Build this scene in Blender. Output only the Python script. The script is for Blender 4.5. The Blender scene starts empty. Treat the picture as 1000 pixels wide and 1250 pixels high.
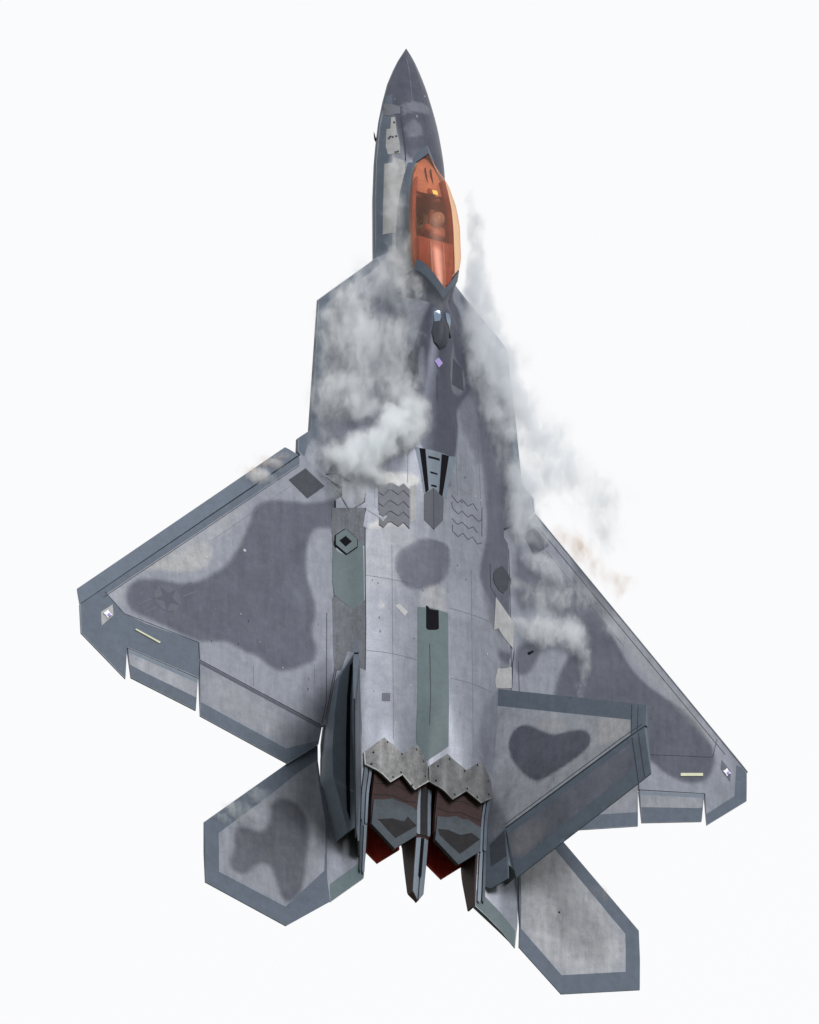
import bpy, bmesh, math, random
import numpy as np
from mathutils import Matrix, Vector
from mathutils.geometry import delaunay_2d_cdt

random.seed(7)
np.random.seed(7)
scene = bpy.context.scene
COL = scene.collection

# ---------------------------------------------------------------- camera
ELEV = math.radians(35.0)                      # the photographer looks up at the jet
cam_data = bpy.data.cameras.new('camera')
cam_data.sensor_width = 36.0
cam_data.sensor_fit = 'AUTO'
JET_DIST = 420.0
cam_data.lens = 36.0 * JET_DIST / 18.304       # long telephoto: 18.3 m tall field at the jet
cam_data.clip_start = 1.0
cam_data.clip_end = 60000.0
cam = bpy.data.objects.new('camera', cam_data)
COL.objects.link(cam)
cam.location = (0.0, 0.0, 1.7)
cam.rotation_euler = (math.radians(90.0) + ELEV, 0.0, 0.0)
scene.camera = cam

# attitude of the jet: columns = right wing, nose, up of the jet in the camera's axes
ATT = Matrix(((0.87471213, -0.01693047, 0.48434703),
              (-0.22490505, 0.87108083, 0.43661871),
              (-0.42929758, -0.49084778, 0.75813722)))
CAM_ROT = cam.rotation_euler.to_matrix()
JET_ROT = CAM_ROT @ ATT
JET_LOC = Vector(cam.location) + CAM_ROT @ Vector((0.07322, 0.99575, -JET_DIST))
JET_MAT = Matrix.Translation(JET_LOC) @ JET_ROT.to_4x4()

# ---------------------------------------------------------------- sky and sun (bright overcast with a veiled sun)
SUN_JET = Vector((-0.04, 0.24, 0.96)).normalized()     # direction to the sun in the jet's axes
sun_dir = (JET_ROT @ SUN_JET).normalized()
sun_elev = math.asin(sun_dir.z)
sun_azim = math.atan2(sun_dir.x, sun_dir.y)
world = bpy.data.worlds.new('World')
scene.world = world
world.use_nodes = True
wn, wl = world.node_tree.nodes, world.node_tree.links
wn.clear()
w_out = wn.new('ShaderNodeOutputWorld')
w_bg = wn.new('ShaderNodeBackground')
w_sky = wn.new('ShaderNodeTexSky')
w_sky.sky_type = 'NISHITA'
w_sky.sun_disc = False
w_sky.sun_elevation = sun_elev
w_sky.sun_rotation = sun_azim
w_sky.dust_density = 4.0
w_bg.inputs['Strength'].default_value = 0.1
w_tc = wn.new('ShaderNodeTexCoord')
w_noise = wn.new('ShaderNodeTexNoise')                # the cloud sheet: almost even white
w_noise.inputs['Scale'].default_value = 9.0
w_noise.inputs['Detail'].default_value = 5.0
w_ramp = wn.new('ShaderNodeValToRGB')
w_ramp.color_ramp.elements[0].position = 0.3
w_ramp.color_ramp.elements[0].color = (0.985, 0.987, 0.997, 1)
w_ramp.color_ramp.elements[1].position = 0.7
w_ramp.color_ramp.elements[1].color = (1.0, 1.0, 1.01, 1)
w_scale = wn.new('ShaderNodeVectorMath'); w_scale.operation = 'SCALE'
w_scale.inputs['Scale'].default_value = 10.0
w_mix = wn.new('ShaderNodeMix'); w_mix.data_type = 'RGBA'
w_mix.inputs['Factor'].default_value = 0.97           # cloud cover
wl.new(w_tc.outputs['Generated'], w_noise.inputs['Vector'])
wl.new(w_noise.outputs['Fac'], w_ramp.inputs['Fac'])
wl.new(w_ramp.outputs['Color'], w_scale.inputs[0])
wl.new(w_sky.outputs['Color'], w_mix.inputs[6])
wl.new(w_scale.outputs[0], w_mix.inputs[7])
wl.new(w_mix.outputs[2], w_bg.inputs['Color'])
wl.new(w_bg.outputs['Background'], w_out.inputs['Surface'])

sun_data = bpy.data.lights.new('sun', 'SUN')
sun_data.energy = 2.3
sun_data.angle = math.radians(18.0)
sun_data.color = (1.0, 0.99, 0.98)
sun = bpy.data.objects.new('sun', sun_data)
COL.objects.link(sun)
sun.rotation_euler = sun_dir.to_track_quat('Z', 'Y').to_euler()

scene.view_settings.view_transform = 'Standard'
scene.view_settings.look = 'None'
scene.view_settings.exposure = 0.0
scene.view_settings.gamma = 1.0
scene.view_settings.use_curve_mapping = False
scene.render.engine = 'CYCLES'
cy = scene.cycles
cy.use_denoising = True
cy.max_bounces = 20
cy.diffuse_bounces = 4
cy.glossy_bounces = 4
cy.transparent_max_bounces = 16
cy.volume_bounces = 16
cy.volume_step_rate = 1.0
cy.volume_max_steps = 256

# ---------------------------------------------------------------- shape of the airframe, metres: x right, y nose, z up
#SURF-BEGIN
def smooth(t):
    t = np.clip(t, 0.0, 1.0)
    return t * t * (3 - 2 * t)

EDGE_Y = np.array([8.45, 8.3, 8.15, 7.93, 7.6, 7.2, 6.75, 6.3, 5.9, 5.2, 4.3, 3.85, 2.70, -0.07, -0.29, -0.56, -0.66, -0.78, -1.14, -1.21, -1.40, -1.47, -3.75, -3.84, -4.9, -6.1, -6.4, -7.3, -8.0, -8.6, -9.0, -9.53])
EDGE_X = np.array([0.0, 0.085, 0.17, 0.27, 0.40, 0.505, 0.60, 0.66, 0.70, 0.73, 0.745, 0.75, 1.93, 2.16, 2.405, 2.42, 2.36, 2.25, 1.76, 1.65, 1.65, 1.75, 1.77, 1.74, 1.76, 1.975, 2.015, 2.015, 1.915, 1.935, 1.935, 1.865])
def half_width(y):
    return np.interp(-np.asarray(y, float), -EDGE_Y, EDGE_X)

def _gauss(a, s, axis):
    r = max(1, int(3 * s)); k = np.exp(-0.5 * (np.arange(-r, r + 1) / s) ** 2); k /= k.sum()
    pad = [(0, 0), (0, 0)]; pad[axis] = (r, r)
    b = np.pad(a, pad, mode='reflect' if axis == 1 else 'edge')
    return np.apply_along_axis(lambda v: np.convolve(v, k, 'valid'), axis, b)

GX = np.arange(0, 2.61, 0.02)
GY = np.arange(-9.8, 8.81, 0.05)
XB = [0, .2, .4, .6, .8, 1.0, 1.3, 1.6, 1.9, 2.2, 2.5]
STN = {
 3.90: [.60, .58, .48, .30, .05, .02, .02, .02, .02, .02, .02],
 3.30: [.62, .60, .52, .38, .22, .14, .05, .03, .02, .02, .02],
 2.95: [.66, .62, .55, .42, .31, .24, .17, .07, .03, .03, .03],
 2.75: [1.02, .95, .70, .47, .37, .31, .25, .15, .04, .04, .04],
 2.55: [1.18, 1.10, .84, .55, .43, .38, .32, .22, .08, .05, .05],
 2.00: [1.08, 1.02, .82, .58, .47, .43, .38, .28, .10, .05, .05],
 1.40: [.97, .93, .80, .62, .52, .48, .43, .33, .15, .06, .06],
 0.70: [.87, .85, .77, .66, .57, .53, .47, .37, .20, .06, .06],
 -.30: [.78, .76, .71, .65, .60, .55, .48, .37, .22, .10, .08],
 -1.2: [.71, .69, .66, .62, .58, .54, .46, .34, .20, .14, .10],
 -2.0: [.65, .64, .63, .60, .57, .53, .46, .31, .19, .15, .11],
 -3.0: [.59, .58, .58, .57, .55, .52, .47, .30, .20, .16, .11],
 -4.2: [.53, .53, .54, .54, .53, .50, .43, .28, .19, .15, .10],
 -5.2: [.48, .49, .52, .53, .52, .48, .39, .24, .15, .12, .08],
 -6.0: [.32, .38, .46, .50, .50, .45, .34, .19, .06, .05, .05],
 -6.6: [.25, .33, .42, .47, .47, .40, .27, .13, .02, .02, .02],
 -7.2: [.2, .25, .3, .3, .25, .14, .10, .07, .01, .01, .01],
 -8.8: [-.1, -.1, -.12, -.14, -.16, -.14, -.04, .02, .0, .0, .0],
 -9.8: [-.1, -.1, -.1, -.12, -.14, -.12, -.05, .0, .0, .0, .0],
}
def _table():
    ys = sorted(STN); prof = np.array([np.interp(GX, XB, STN[y]) for y in ys])
    t = np.stack([np.interp(GY, ys, prof[:, i]) for i in range(len(GX))], 1)
    hy = np.array([-9, 3.6, 5.0, 5.5, 6.0, 6.5, 6.9, 7.4, 7.9, 8.2, 8.43, 9.0])
    hh = np.array([.6, .6, .6, .61, .62, .55, .47, .345, .215, .12, .0, .0])
    for j, y in enumerate(GY):
        if y > 3.0:
            w = max(float(half_width(y)), .02)
            u = np.clip(1 - (GX / w) ** 2, 0, 1)
            fore = np.interp(y, hy, hh) * u ** .62 + .012
            f = smooth((y - 3.3) / .6)
            t[j] = t[j] * (1 - f) + fore * f
    return _gauss(_gauss(t, 2.2, 1), 1.8, 0)
ZT = _table()
def body_z(x, y):
    x = np.abs(np.asarray(x, float)); y = np.asarray(y, float)
    fx = np.clip(x / .02, 0, len(GX) - 1.001); fy = np.clip((y - GY[0]) / .05, 0, len(GY) - 1.001)
    i = fx.astype(int); j = fy.astype(int); u = fx - i; v = fy - j
    return (ZT[j, i] * (1 - u) + ZT[j, i + 1] * u) * (1 - v) + (ZT[j + 1, i] * (1 - u) + ZT[j + 1, i + 1] * u) * v
def body_top(x, y):                                # with the open cockpit well under the canopy
    x = np.asarray(x, float); y = np.asarray(y, float)
    z = body_z(x, y)
    well = smooth((.31 - np.abs(x)) / .06) * smooth((5.25 - y) / .1) * smooth((y - 3.95) / .1)
    z = z - well * (z + .05)
    deck = smooth((.36 - np.abs(x)) / .08) * smooth((4.0 - y) / .12) * smooth((y - 2.7) / .1)
    return z + deck * np.maximum(0, .90 - z)
def body_bottom(x, y):
    x = np.abs(np.asarray(x, float)); y = np.asarray(y, float)
    d = np.interp(y, [-9.6, -8.8, -7.2, -6.4, -5, 0, 2.4, 3.0, 3.9, 5.2, 6.5, 7.6, 8.45], [.06, .22, .30, .5, .78, .95, .95, .9, .62, .62, .48, .28, .0])
    u = np.clip(x / np.maximum(half_width(y), .02), 0, 1)
    return np.minimum(body_z(x, y) - .02, -.0 - d * (1 - u ** 3.0))
def wing_mid(x, y):                                # slight anhedral and the camber of the thin wing
    return .12 - .045 * (np.abs(np.asarray(x, float)) - 1.75)
LE_A, LE_B = np.array([2.41, -.30]), np.array([6.78, -4.36])
def wing_chord_pos(x, y):                          # 0 at the leading edge, 1 at the trailing edge
    x = np.abs(np.asarray(x, float)); y = np.asarray(y, float)
    le = LE_A[1] + (x - LE_A[0]) * (LE_B[1] - LE_A[1]) / (LE_B[0] - LE_A[0])
    te = np.interp(x, [1.7, 4.45, 5.9, 6.8], [-7.1, -6.42, -6.0, -5.3])
    return np.clip((le - y) / np.maximum(le - te, .3), 0, 1), np.maximum(le - te, .3)
def wing_half(x, y):
    t, c = wing_chord_pos(x, y)
    return .012 + .014 * c * np.sqrt(np.clip(t, 0, 1)) * (1 - t) ** .9 * 2.2
def wing_top(x, y): return wing_mid(x, y) + wing_half(x, y)
def wing_bottom(x, y): return wing_mid(x, y) - wing_half(x, y)
#SURF-END

# outlines of markings, panels and paint on the airframe, metres in the jet's own plan (x right, y nose)
TR = {
 'camo_left_wing': [(-5.824,-4.113),(-5.898,-4.413),(-5.792,-4.642),(-5.44,-4.714),(-4.462,-4.974),(-4.243,-4.891),(-3.861,-4.821),(-3.643,-4.94),(-3.316,-4.978),(-3.044,-5.168),(-2.77,-5.19),(-2.441,-4.976),(-2.194,-4.864),(-2.137,-4.515),(-2.272,-4.265),(-2.159,-3.903),(-2.183,-3.57),(-2.316,-3.262),(-2.365,-2.82),(-2.275,-2.345),(-2.133,-2.085),(-1.531,-2.062),(-1.404,-1.233),(-2.124,-1.626),(-2.67,-1.68),(-3.106,-1.761),(-3.356,-1.961),(-3.446,-2.325),(-3.619,-2.764),(-3.844,-3.213),(-4.231,-3.584),(-4.67,-3.853),(-4.996,-3.859),(-5.322,-3.875),(-5.648,-3.96)],
 'left_roundel_disc': [(-5.242,-4.019),(-5.313,-4.127),(-5.327,-4.237),(-5.289,-4.335),(-5.175,-4.428),(-5.047,-4.439),(-4.919,-4.37),(-4.836,-4.258),(-4.819,-4.122),(-4.833,-4.006)],
 'left_roundel_c': [(-5.076,-4.212)],
 'left_diamond': [(-2.651,-1.247),(-2.316,-0.932),(-1.95,-1.222),(-2.295,-1.553)],
 'left_nav': [(-6.147,-4.584),(-6.134,-4.804),(-6.364,-5.063),(-6.377,-4.79)],
 'left_strip': [(-5.72,-5.002),(-5.696,-4.979),(-5.222,-5.135),(-5.243,-5.169)],
 'left_tipband': [(-6.738,-4.645),(-6.409,-4.317),(-6.247,-4.276),(-5.874,-4.677),(-5.44,-4.787),(-4.462,-4.957),(-4.452,-5.68),(-5.822,-5.292),(-5.848,-5.953),(-6.713,-5.21)],
 'beige_left': [(-5.59,-3.777),(-4.987,-3.357),(-4.327,-2.866),(-4.193,-2.95),(-4.199,-3.293),(-4.448,-3.519),(-4.884,-3.646),(-5.263,-3.647)],
 'beige_left2': [(-6.249,-4.378),(-4.483,-2.671),(-3.488,-1.875),(-3.553,-2.234),(-3.998,-2.735),(-4.878,-3.332),(-5.646,-3.846),(-5.95,-4.255),(-5.9,-4.582)],
 'camo_right_wing': [(3.24,-2.077),(3.468,-2.076),(3.645,-2.222),(3.817,-2.503),(4.078,-2.866),(4.338,-3.273),(4.782,-3.583),(5.323,-3.734),(5.814,-4.031),(6.118,-4.512),(6.016,-5.017),(5.649,-5.269),(5.153,-5.276),(4.705,-5.034),(4.303,-4.801),(3.408,-4.531),(2.643,-4.571),(2.694,-4.212),(2.79,-3.84),(3.071,-3.284),(3.447,-2.698),(3.185,-2.379)],
 'camo_right_root': [(1.923,-1.288),(2.214,-1.862),(2.62,-1.919),(3.264,-1.728),(3.104,-1.242),(3.575,-1.266),(3.924,-1.693),(4.164,-2.166),(3.414,-2.654),(2.87,-2.678),(2.514,-2.475),(2.056,-2.78),(1.887,-2.654)],
 'camo_right_root2': [(1.871,-3.526),(2.179,-3.352),(2.497,-3.219),(2.307,-3.749),(2.168,-4.004),(1.862,-4.111)],
 'right_strip': [(5.348,-5.122),(5.823,-4.992),(5.822,-5.051),(5.348,-5.182)],
 'right_nav': [(6.239,-4.6),(6.431,-4.787),(6.409,-4.997),(6.214,-4.792)],
 'right_nav_c': [(6.332,-4.835)],
 'right_tipband': [(6.481,-4.317),(6.506,-4.453),(6.496,-5.108),(5.948,-5.564),(5.973,-5.996),(6.786,-5.265),(6.767,-4.692),(6.725,-4.605)],
 'right_vent': [(2.124,-1.155),(2.354,-0.932),(2.659,-1.225),(2.332,-1.536)],
 'right_fastener': [(2.14,-3.571),(2.258,-3.495),(2.266,-3.523),(2.175,-3.605)],
 'spine_hexagon': [(-0.018,-1.019),(0.205,-1.158),(0.196,-1.6),(0.008,-1.833),(-0.187,-1.682),(-0.195,-1.172)],
 'slot_l': [(-0.298,-0.284),(-0.191,-0.283),(-0.109,-1.082),(-0.167,-1.143)],
 'slot_r': [(0.143,-0.305),(0.304,-0.293),(0.173,-1.134),(0.102,-1.102)],
 'bar1': [(-0.132,-0.409),(0.098,-0.414),(0.098,-0.452),(-0.126,-0.448)],
 'bar2': [(-0.083,-0.705),(0.06,-0.716),(0.058,-0.743),(-0.082,-0.739)],
 'bar3': [(-0.063,-0.959),(0.047,-0.958),(0.048,-0.993),(-0.062,-0.994)],
 'slot_field': [(-0.378,-0.265),(-0.178,-0.281),(0.322,-0.286),(0.519,-0.223),(0.396,-0.567),(0.315,-0.86),(0.27,-1.138),(0.205,-1.144),(-0.018,-1.013),(-0.195,-1.157),(-0.248,-0.861)],
 'vent_field': [(-1.041,-1.128),(-0.826,-1.081),(-0.772,-1.043),(-0.665,-1.101),(-0.584,-1.029),(-0.463,-1.13),(-0.463,-1.826),(-0.531,-1.764),(-0.669,-1.818),(-0.751,-1.727),(-0.887,-1.77),(-1.047,-1.669)],
 'vent_row0': [(-1.028,-1.141),(-0.949,-1.19),(-0.867,-1.072),(-0.807,-1.048),(-0.678,-1.127),(-0.584,-1.029),(-0.468,-1.139)],
 'vent_row1': [(-1.031,-1.375),(-0.951,-1.424),(-0.869,-1.306),(-0.809,-1.282),(-0.68,-1.36),(-0.584,-1.261),(-0.468,-1.37)],
 'vent_row2': [(-1.033,-1.592),(-0.953,-1.64),(-0.871,-1.522),(-0.811,-1.498),(-0.681,-1.575),(-0.585,-1.475),(-0.468,-1.584)],
 'vent_row3': [(-1.035,-1.802),(-0.956,-1.85),(-0.874,-1.732),(-0.814,-1.708),(-0.683,-1.784),(-0.586,-1.684),(-0.468,-1.791)],
 'vent_rails': [(-1.098,-1.06),(-1.067,-1.056),(-1.073,-1.582),(-1.104,-1.586)],
 'vent_rails2': [(-1.256,-1.546),(-1.191,-1.568),(-0.874,-1.747),(-0.901,-1.82),(-1.009,-1.798),(-1.258,-1.651)],
 'vent_rails3': [(-0.45,-1.069),(-0.35,-1.009),(-0.345,-1.7),(-0.449,-1.803)],
 'vent_rails4': [(-1.271,-1.698),(-1.233,-1.717),(-1.236,-1.919),(-1.275,-1.924)],
 'beige_vent_top': [(-0.973,-0.893),(-0.811,-0.825),(-0.491,-0.794),(-0.33,-0.83),(-0.268,-0.951),(-0.355,-1.024),(-0.463,-1.124),(-0.584,-1.035),(-0.665,-1.101),(-0.772,-1.043),(-0.867,-1.102),(-0.974,-1.029)],
 'beige_vent_bot': [(-1.271,-2.014),(-1.116,-1.873),(-0.982,-1.809),(-0.887,-1.77),(-0.751,-1.733),(-0.669,-1.818),(-0.531,-1.764),(-0.468,-1.827),(-0.629,-1.944),(-0.849,-1.968),(-1.065,-2.061)],
 'zig0': [(0.385,-1.041),(0.521,-1.141),(0.624,-1.036),(0.759,-1.121),(0.88,-1.027),(0.98,-1.141)],
 'zig1': [(0.386,-1.173),(0.404,-1.285),(0.538,-1.363),(0.623,-1.268),(0.757,-1.35),(0.849,-1.263),(1.001,-1.352),(1.083,-1.273)],
 'zig2': [(0.388,-1.498),(0.52,-1.578),(0.621,-1.493),(0.77,-1.576),(0.873,-1.504),(0.973,-1.588)],
 'zig3': [(0.404,-1.625),(0.404,-1.744),(0.529,-1.821),(0.636,-1.714),(0.757,-1.805),(0.852,-1.712),(0.969,-1.82),(1.074,-1.757)],
 'zig4': [(1.087,-1.025),(1.076,-1.63)],
 'circle_patch': [(-0.754,-2.663),(-0.721,-2.485),(-0.619,-2.337),(-0.396,-2.187),(-0.229,-2.044),(0.338,-2.005),(0.364,-2.358),(0.301,-2.671),(0.127,-2.886),(-0.131,-3.056),(-0.389,-3.119),(-0.58,-3.078),(-0.703,-2.889)],
 'hatch': [(-0.13,-3.374),(-0.087,-3.385),(-0.061,-3.426),(0.042,-3.422),(0.122,-3.405),(0.132,-3.767),(0.08,-3.806),(-0.084,-3.847),(-0.127,-3.823)],
 'hatch_field': [(-0.251,-3.063),(0.258,-2.809),(0.27,-3.273),(0.326,-3.409),(-0.294,-3.445)],
 'center_strip': [(-0.296,-3.441),(-0.031,-3.393),(0.321,-3.41),(0.332,-5.072),(0.347,-6.044),(-0.019,-6.364),(-0.076,-6.4),(-0.297,-6.095),(-0.3,-5.779)],
 'center_seam': [(-0.055,-4.116),(-0.011,-5.681)],
 'green_strip': [(-1.814,-2.391),(-1.739,-2.519),(-1.603,-2.595),(-1.429,-2.43),(-1.427,-2.269),(-1.329,-2.376),(-1.321,-3.492),(-1.481,-3.697),(-1.806,-3.417),(-1.833,-3.141)],
 'strip_field': [(-1.817,-1.644),(-1.274,-1.621),(-1.288,-2.427),(-1.427,-2.256),(-1.606,-2.063),(-1.772,-2.227),(-1.814,-2.391),(-1.842,-2.044)],
 'strip_aft': [(-1.806,-3.425),(-1.481,-3.697),(-1.308,-3.491),(-1.298,-4.904),(-1.45,-4.803),(-1.461,-4.542),(-1.576,-4.517),(-1.686,-4.917),(-1.834,-4.932),(-1.834,-3.91),(-1.841,-3.513)],
 'hex_vent': [(-1.606,-2.071),(-1.431,-2.277),(-1.433,-2.43),(-1.597,-2.576),(-1.775,-2.401),(-1.772,-2.214)],
 'hex_hole': [(-1.614,-2.217),(-1.515,-2.328),(-1.617,-2.436),(-1.72,-2.317)],
 'seam_strip_r': [(-1.272,-1.621),(-1.293,-2.481),(-1.299,-3.123),(-1.291,-4.015),(-1.298,-4.891)],
 'light_edge': [(-1.273,-1.702),(-1.229,-1.723),(-1.251,-2.047),(-1.318,-2.0)],
 'patch1': [(-0.748,-3.522),(-0.665,-3.461),(-0.497,-3.594),(-0.561,-3.686)],
 'patch2': [(-0.994,-3.484),(-0.945,-3.516),(-0.933,-3.567),(-0.983,-3.615),(-1.043,-3.585)],
 'small_marker': [(-1.009,-5.325),(-0.859,-5.304),(-0.86,-5.465),(-1.009,-5.486)],
 'light_right': [(0.473,-0.275),(0.881,-0.376),(1.092,-0.031),(1.128,-0.629),(1.22,-1.287),(1.16,-1.746),(0.972,-2.509),(0.966,-2.857),(1.034,-3.093),(1.225,-3.329),(1.388,-3.686),(1.261,-4.128),(1.246,-5.366),(0.315,-5.634),(0.326,-3.409),(0.258,-2.809),(0.364,-2.358),(0.339,-2.026),(0.291,-1.742),(0.31,-1.184),(0.425,-0.72)],
 'dark_right': [(0.57,0.94),(1.473,2.208),(2.282,2.039),(2.237,0.495),(2.415,-0.225),(2.144,-1.592),(1.931,-0.996),(1.861,-3.034),(1.878,-3.194),(1.542,-3.173),(1.329,-2.953),(1.086,-2.676),(0.979,-2.413),(0.984,-2.078),(1.152,-1.347),(1.261,-0.639),(1.1,-0.028),(1.03,0.974),(0.919,1.283)],
 'dark_spine': [(-0.148,2.835),(0.893,3.44),(0.849,2.137),(1.029,1.499),(0.46,0.708),(0.552,0.423),(0.465,-0.278),(0.314,-0.662),(0.356,-0.973),(-0.173,-0.472),(-0.404,0.147),(-0.465,1.475),(-0.336,2.108)],
 'lens_vent': [(1.593,-1.995),(1.717,-2.07),(1.822,-2.167),(1.819,-2.265),(1.708,-2.423),(1.613,-2.55),(1.479,-2.546),(1.378,-2.478),(1.331,-2.405),(1.345,-2.252),(1.457,-2.111)],
 'white_strip': [(1.386,-2.739),(1.574,-2.821),(1.884,-3.048),(1.83,-3.573),(1.444,-3.343),(1.324,-3.434)],
 'white_strip2': [(1.419,-4.162),(1.794,-3.97),(1.79,-4.392),(1.369,-4.571),(1.352,-4.419)],
 'dark_blot': [(1.422,-3.793),(1.682,-3.693),(1.828,-3.681),(1.838,-3.917),(1.677,-3.969),(1.488,-3.974)],
 'seam_right': [(1.929,-1.762),(1.894,-2.984),(1.874,-3.568),(1.825,-3.874),(1.798,-4.384)],
 'seam_right2': [(1.264,-2.119),(1.256,-2.582),(1.404,-2.73)],
 'spine_panel_l': [(-0.438,1.683),(-0.351,1.666),(-0.339,1.189),(-0.387,1.164),(-0.441,1.215),(-0.506,1.243),(-0.488,1.563)],
 'spine_panel_r': [(0.391,1.697),(0.619,1.748),(0.728,1.732),(0.739,1.256),(0.574,1.222),(0.364,1.164)],
 'spine_glass_l': [(-0.152,2.388),(-0.052,2.404),(-0.024,2.294),(-0.063,2.184),(-0.142,2.178)],
 'spine_glass_r': [(0.074,2.403),(0.172,2.421),(0.245,2.289),(0.197,2.116),(0.101,2.212)],
 'spine_exhaust': [(-0.13,1.977),(-0.053,2.029),(0.012,2.111),(0.118,2.149),(0.199,2.099),(0.279,2.028),(0.115,1.921),(-0.013,1.957)],
 'spine_hump': [(-0.01,2.475)],
 'spine_nav': [(-0.081,1.442),(-0.017,1.523),(0.085,1.443),(0.005,1.336)],
 'spine_seam': [(-0.015,1.199),(0.017,0.695)],
 'spine_side_l': [(-0.338,1.645),(-0.264,1.814),(-0.221,0.954),(-0.387,1.081)],
 'spine_frame_r': [(0.364,2.093),(0.55,1.794),(0.805,1.751),(0.788,1.251),(0.498,0.992),(0.326,1.025),(0.29,1.604)],
 'radome_edge': [(-0.52,7.139),(-0.48,7.13),(-0.335,6.983),(-0.299,7.021),(-0.208,7.097),(-0.16,6.998),(-0.111,7.075),(-0.003,6.949),(0.104,7.03),(0.234,7.131)],
 'nose_panel_a': [(-0.482,6.751),(-0.433,6.739),(-0.444,6.396),(-0.424,6.194),(-0.424,5.907),(-0.581,5.935),(-0.592,6.137),(-0.556,6.509),(-0.512,6.496)],
 'nose_panel_b': [(-0.625,5.759),(-0.521,5.731),(-0.519,5.843),(-0.376,5.751),(-0.355,5.66),(-0.355,5.301),(-0.337,4.943),(-0.302,4.524),(-0.283,4.225),(-0.67,4.291),(-0.653,5.014)],
 'nose_panel_c': [(-0.521,7.129),(-0.337,6.973),(-0.357,6.801),(-0.425,6.817),(-0.481,6.787),(-0.544,6.85)],
 'nose_mottle': [(-0.309,7.022),(-0.146,7.104),(0.23,7.111),(0.227,6.918),(0.014,6.859),(-0.14,6.856),(-0.305,6.779)],
 'nose_mottle2': [(-0.338,6.445),(-0.229,6.628),(-0.16,6.685),(-0.023,6.579),(-0.022,6.317),(-0.286,6.247)],
 'chine_band': [(-0.525,7.141),(-0.504,7.13),(-0.625,5.759),(-0.655,5.015),(-0.67,4.291),(-0.716,3.723),(-0.82,3.733),(-0.751,5.079),(-0.713,5.927),(-0.654,6.385),(-0.577,6.925)],
 'sill_band': [(-0.347,5.749),(0.031,6.09),(0.102,5.973),(-0.188,5.726),(-0.279,5.302),(-0.317,4.733),(-0.293,4.344),(-0.256,4.048),(-0.31,4.044),(-0.346,4.943),(-0.354,5.42)],
 'nose_seam': [(-0.355,6.716),(-0.353,6.25),(-0.347,5.749)],
 'nose_tick': [(-0.549,6.287),(-0.532,6.312),(-0.504,6.293),(-0.458,6.294),(-0.459,6.62),(-0.488,5.945),(-0.458,5.951)],
 'probe': [(-0.613,6.348),(-0.659,6.42),(-0.678,6.536)],
 'serr_l': [(-1.303,-6.514),(-0.977,-6.212),(-0.624,-6.471),(-0.296,-6.197),(-0.029,-6.449),(0.006,-6.769),(-0.338,-7.073),(-0.603,-6.852),(-0.832,-7.046),(-1.283,-6.754)],
 'serr_r': [(0.014,-6.467),(0.303,-6.22),(0.669,-6.477),(0.98,-6.207),(1.256,-6.481),(1.294,-6.779),(1.002,-7.012),(0.694,-6.853),(0.425,-7.078),(0.024,-6.78)],
 'deck_seam_l': [(-1.925,-0.973),(-1.755,-0.947),(-1.66,-1.024),(-1.531,-1.098)],
 'left_notch': [(-1.74,-1.284),(-1.532,-1.692),(-1.288,-1.502),(-1.269,-1.32)],
 'light_left': [(-1.272,-2.059),(-0.875,-1.912),(-0.463,-1.841),(-0.275,-2.096),(-0.318,-2.194),(-0.546,-2.3),(-0.715,-2.57),(-0.744,-2.783),(-0.632,-3.058),(-0.546,-3.157),(-1.269,-3.29),(-1.289,-2.695)],
 'flap_wave_l': [(-1.072,-7.368),(-0.867,-7.326),(-0.708,-7.27),(-0.583,-7.295),(-0.457,-7.302),(-0.3,-7.325),(-0.175,-7.394)],
 'flap_wave_r': [(0.219,-7.39),(0.425,-7.354),(0.584,-7.299),(0.71,-7.324),(0.837,-7.308),(0.993,-7.363),(1.135,-7.391)],
 'flap_dark_l': [(-0.984,-7.733),(-0.699,-7.646),(-0.447,-7.646),(-0.382,-7.535),(-0.195,-7.668),(-0.627,-8.02),(-0.921,-7.764)],
 'flap_dark_r': [(0.231,-7.624),(0.437,-7.598),(0.689,-7.636),(0.912,-7.542),(1.084,-7.625),(0.681,-8.014),(0.276,-7.738)],
 'fin_root_l': [(-1.497,-4.623),(-1.811,-5.151),(-1.934,-5.912),(-2.005,-6.675),(-2.015,-7.223),(-1.898,-7.639),(-1.728,-8.29),(-1.543,-8.128),(-1.527,-6.306)],
 'fin_gap_l': [(-1.515,-4.744),(-1.584,-4.861),(-1.662,-5.512),(-1.71,-6.352),(-1.741,-7.187),(-1.737,-7.846),(-1.674,-8.045),(-1.658,-7.166),(-1.627,-6.331),(-1.595,-5.495)],
 'stab_l_inner': [(-4.091,-8.691),(-3.039,-7.502),(-2.461,-7.048),(-2.037,-7.323),(-1.942,-7.869),(-1.915,-8.528),(-1.916,-9.121),(-2.793,-9.906),(-4.089,-9.518)],
 'stab_l_camo': [(-3.068,-7.818),(-2.804,-7.667),(-2.52,-7.729),(-2.333,-7.967),(-2.283,-8.334),(-2.372,-8.831),(-2.404,-9.313),(-2.551,-9.633),(-2.743,-9.775),(-2.908,-9.674),(-2.996,-9.27),(-3.159,-9.074),(-3.397,-9.181),(-3.591,-9.442),(-3.804,-9.424),(-3.919,-9.263),(-3.821,-9.002),(-3.817,-8.717),(-3.766,-8.515),(-3.575,-8.444),(-3.339,-8.503),(-3.148,-8.408),(-3.072,-8.104)],
 'stab_l_slit': [(-2.064,-6.338),(-2.062,-6.752),(-2.014,-7.335),(-1.955,-7.716),(-1.903,-8.045),(-1.919,-8.532),(-1.945,-9.075),(-1.916,-9.496)],
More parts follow.
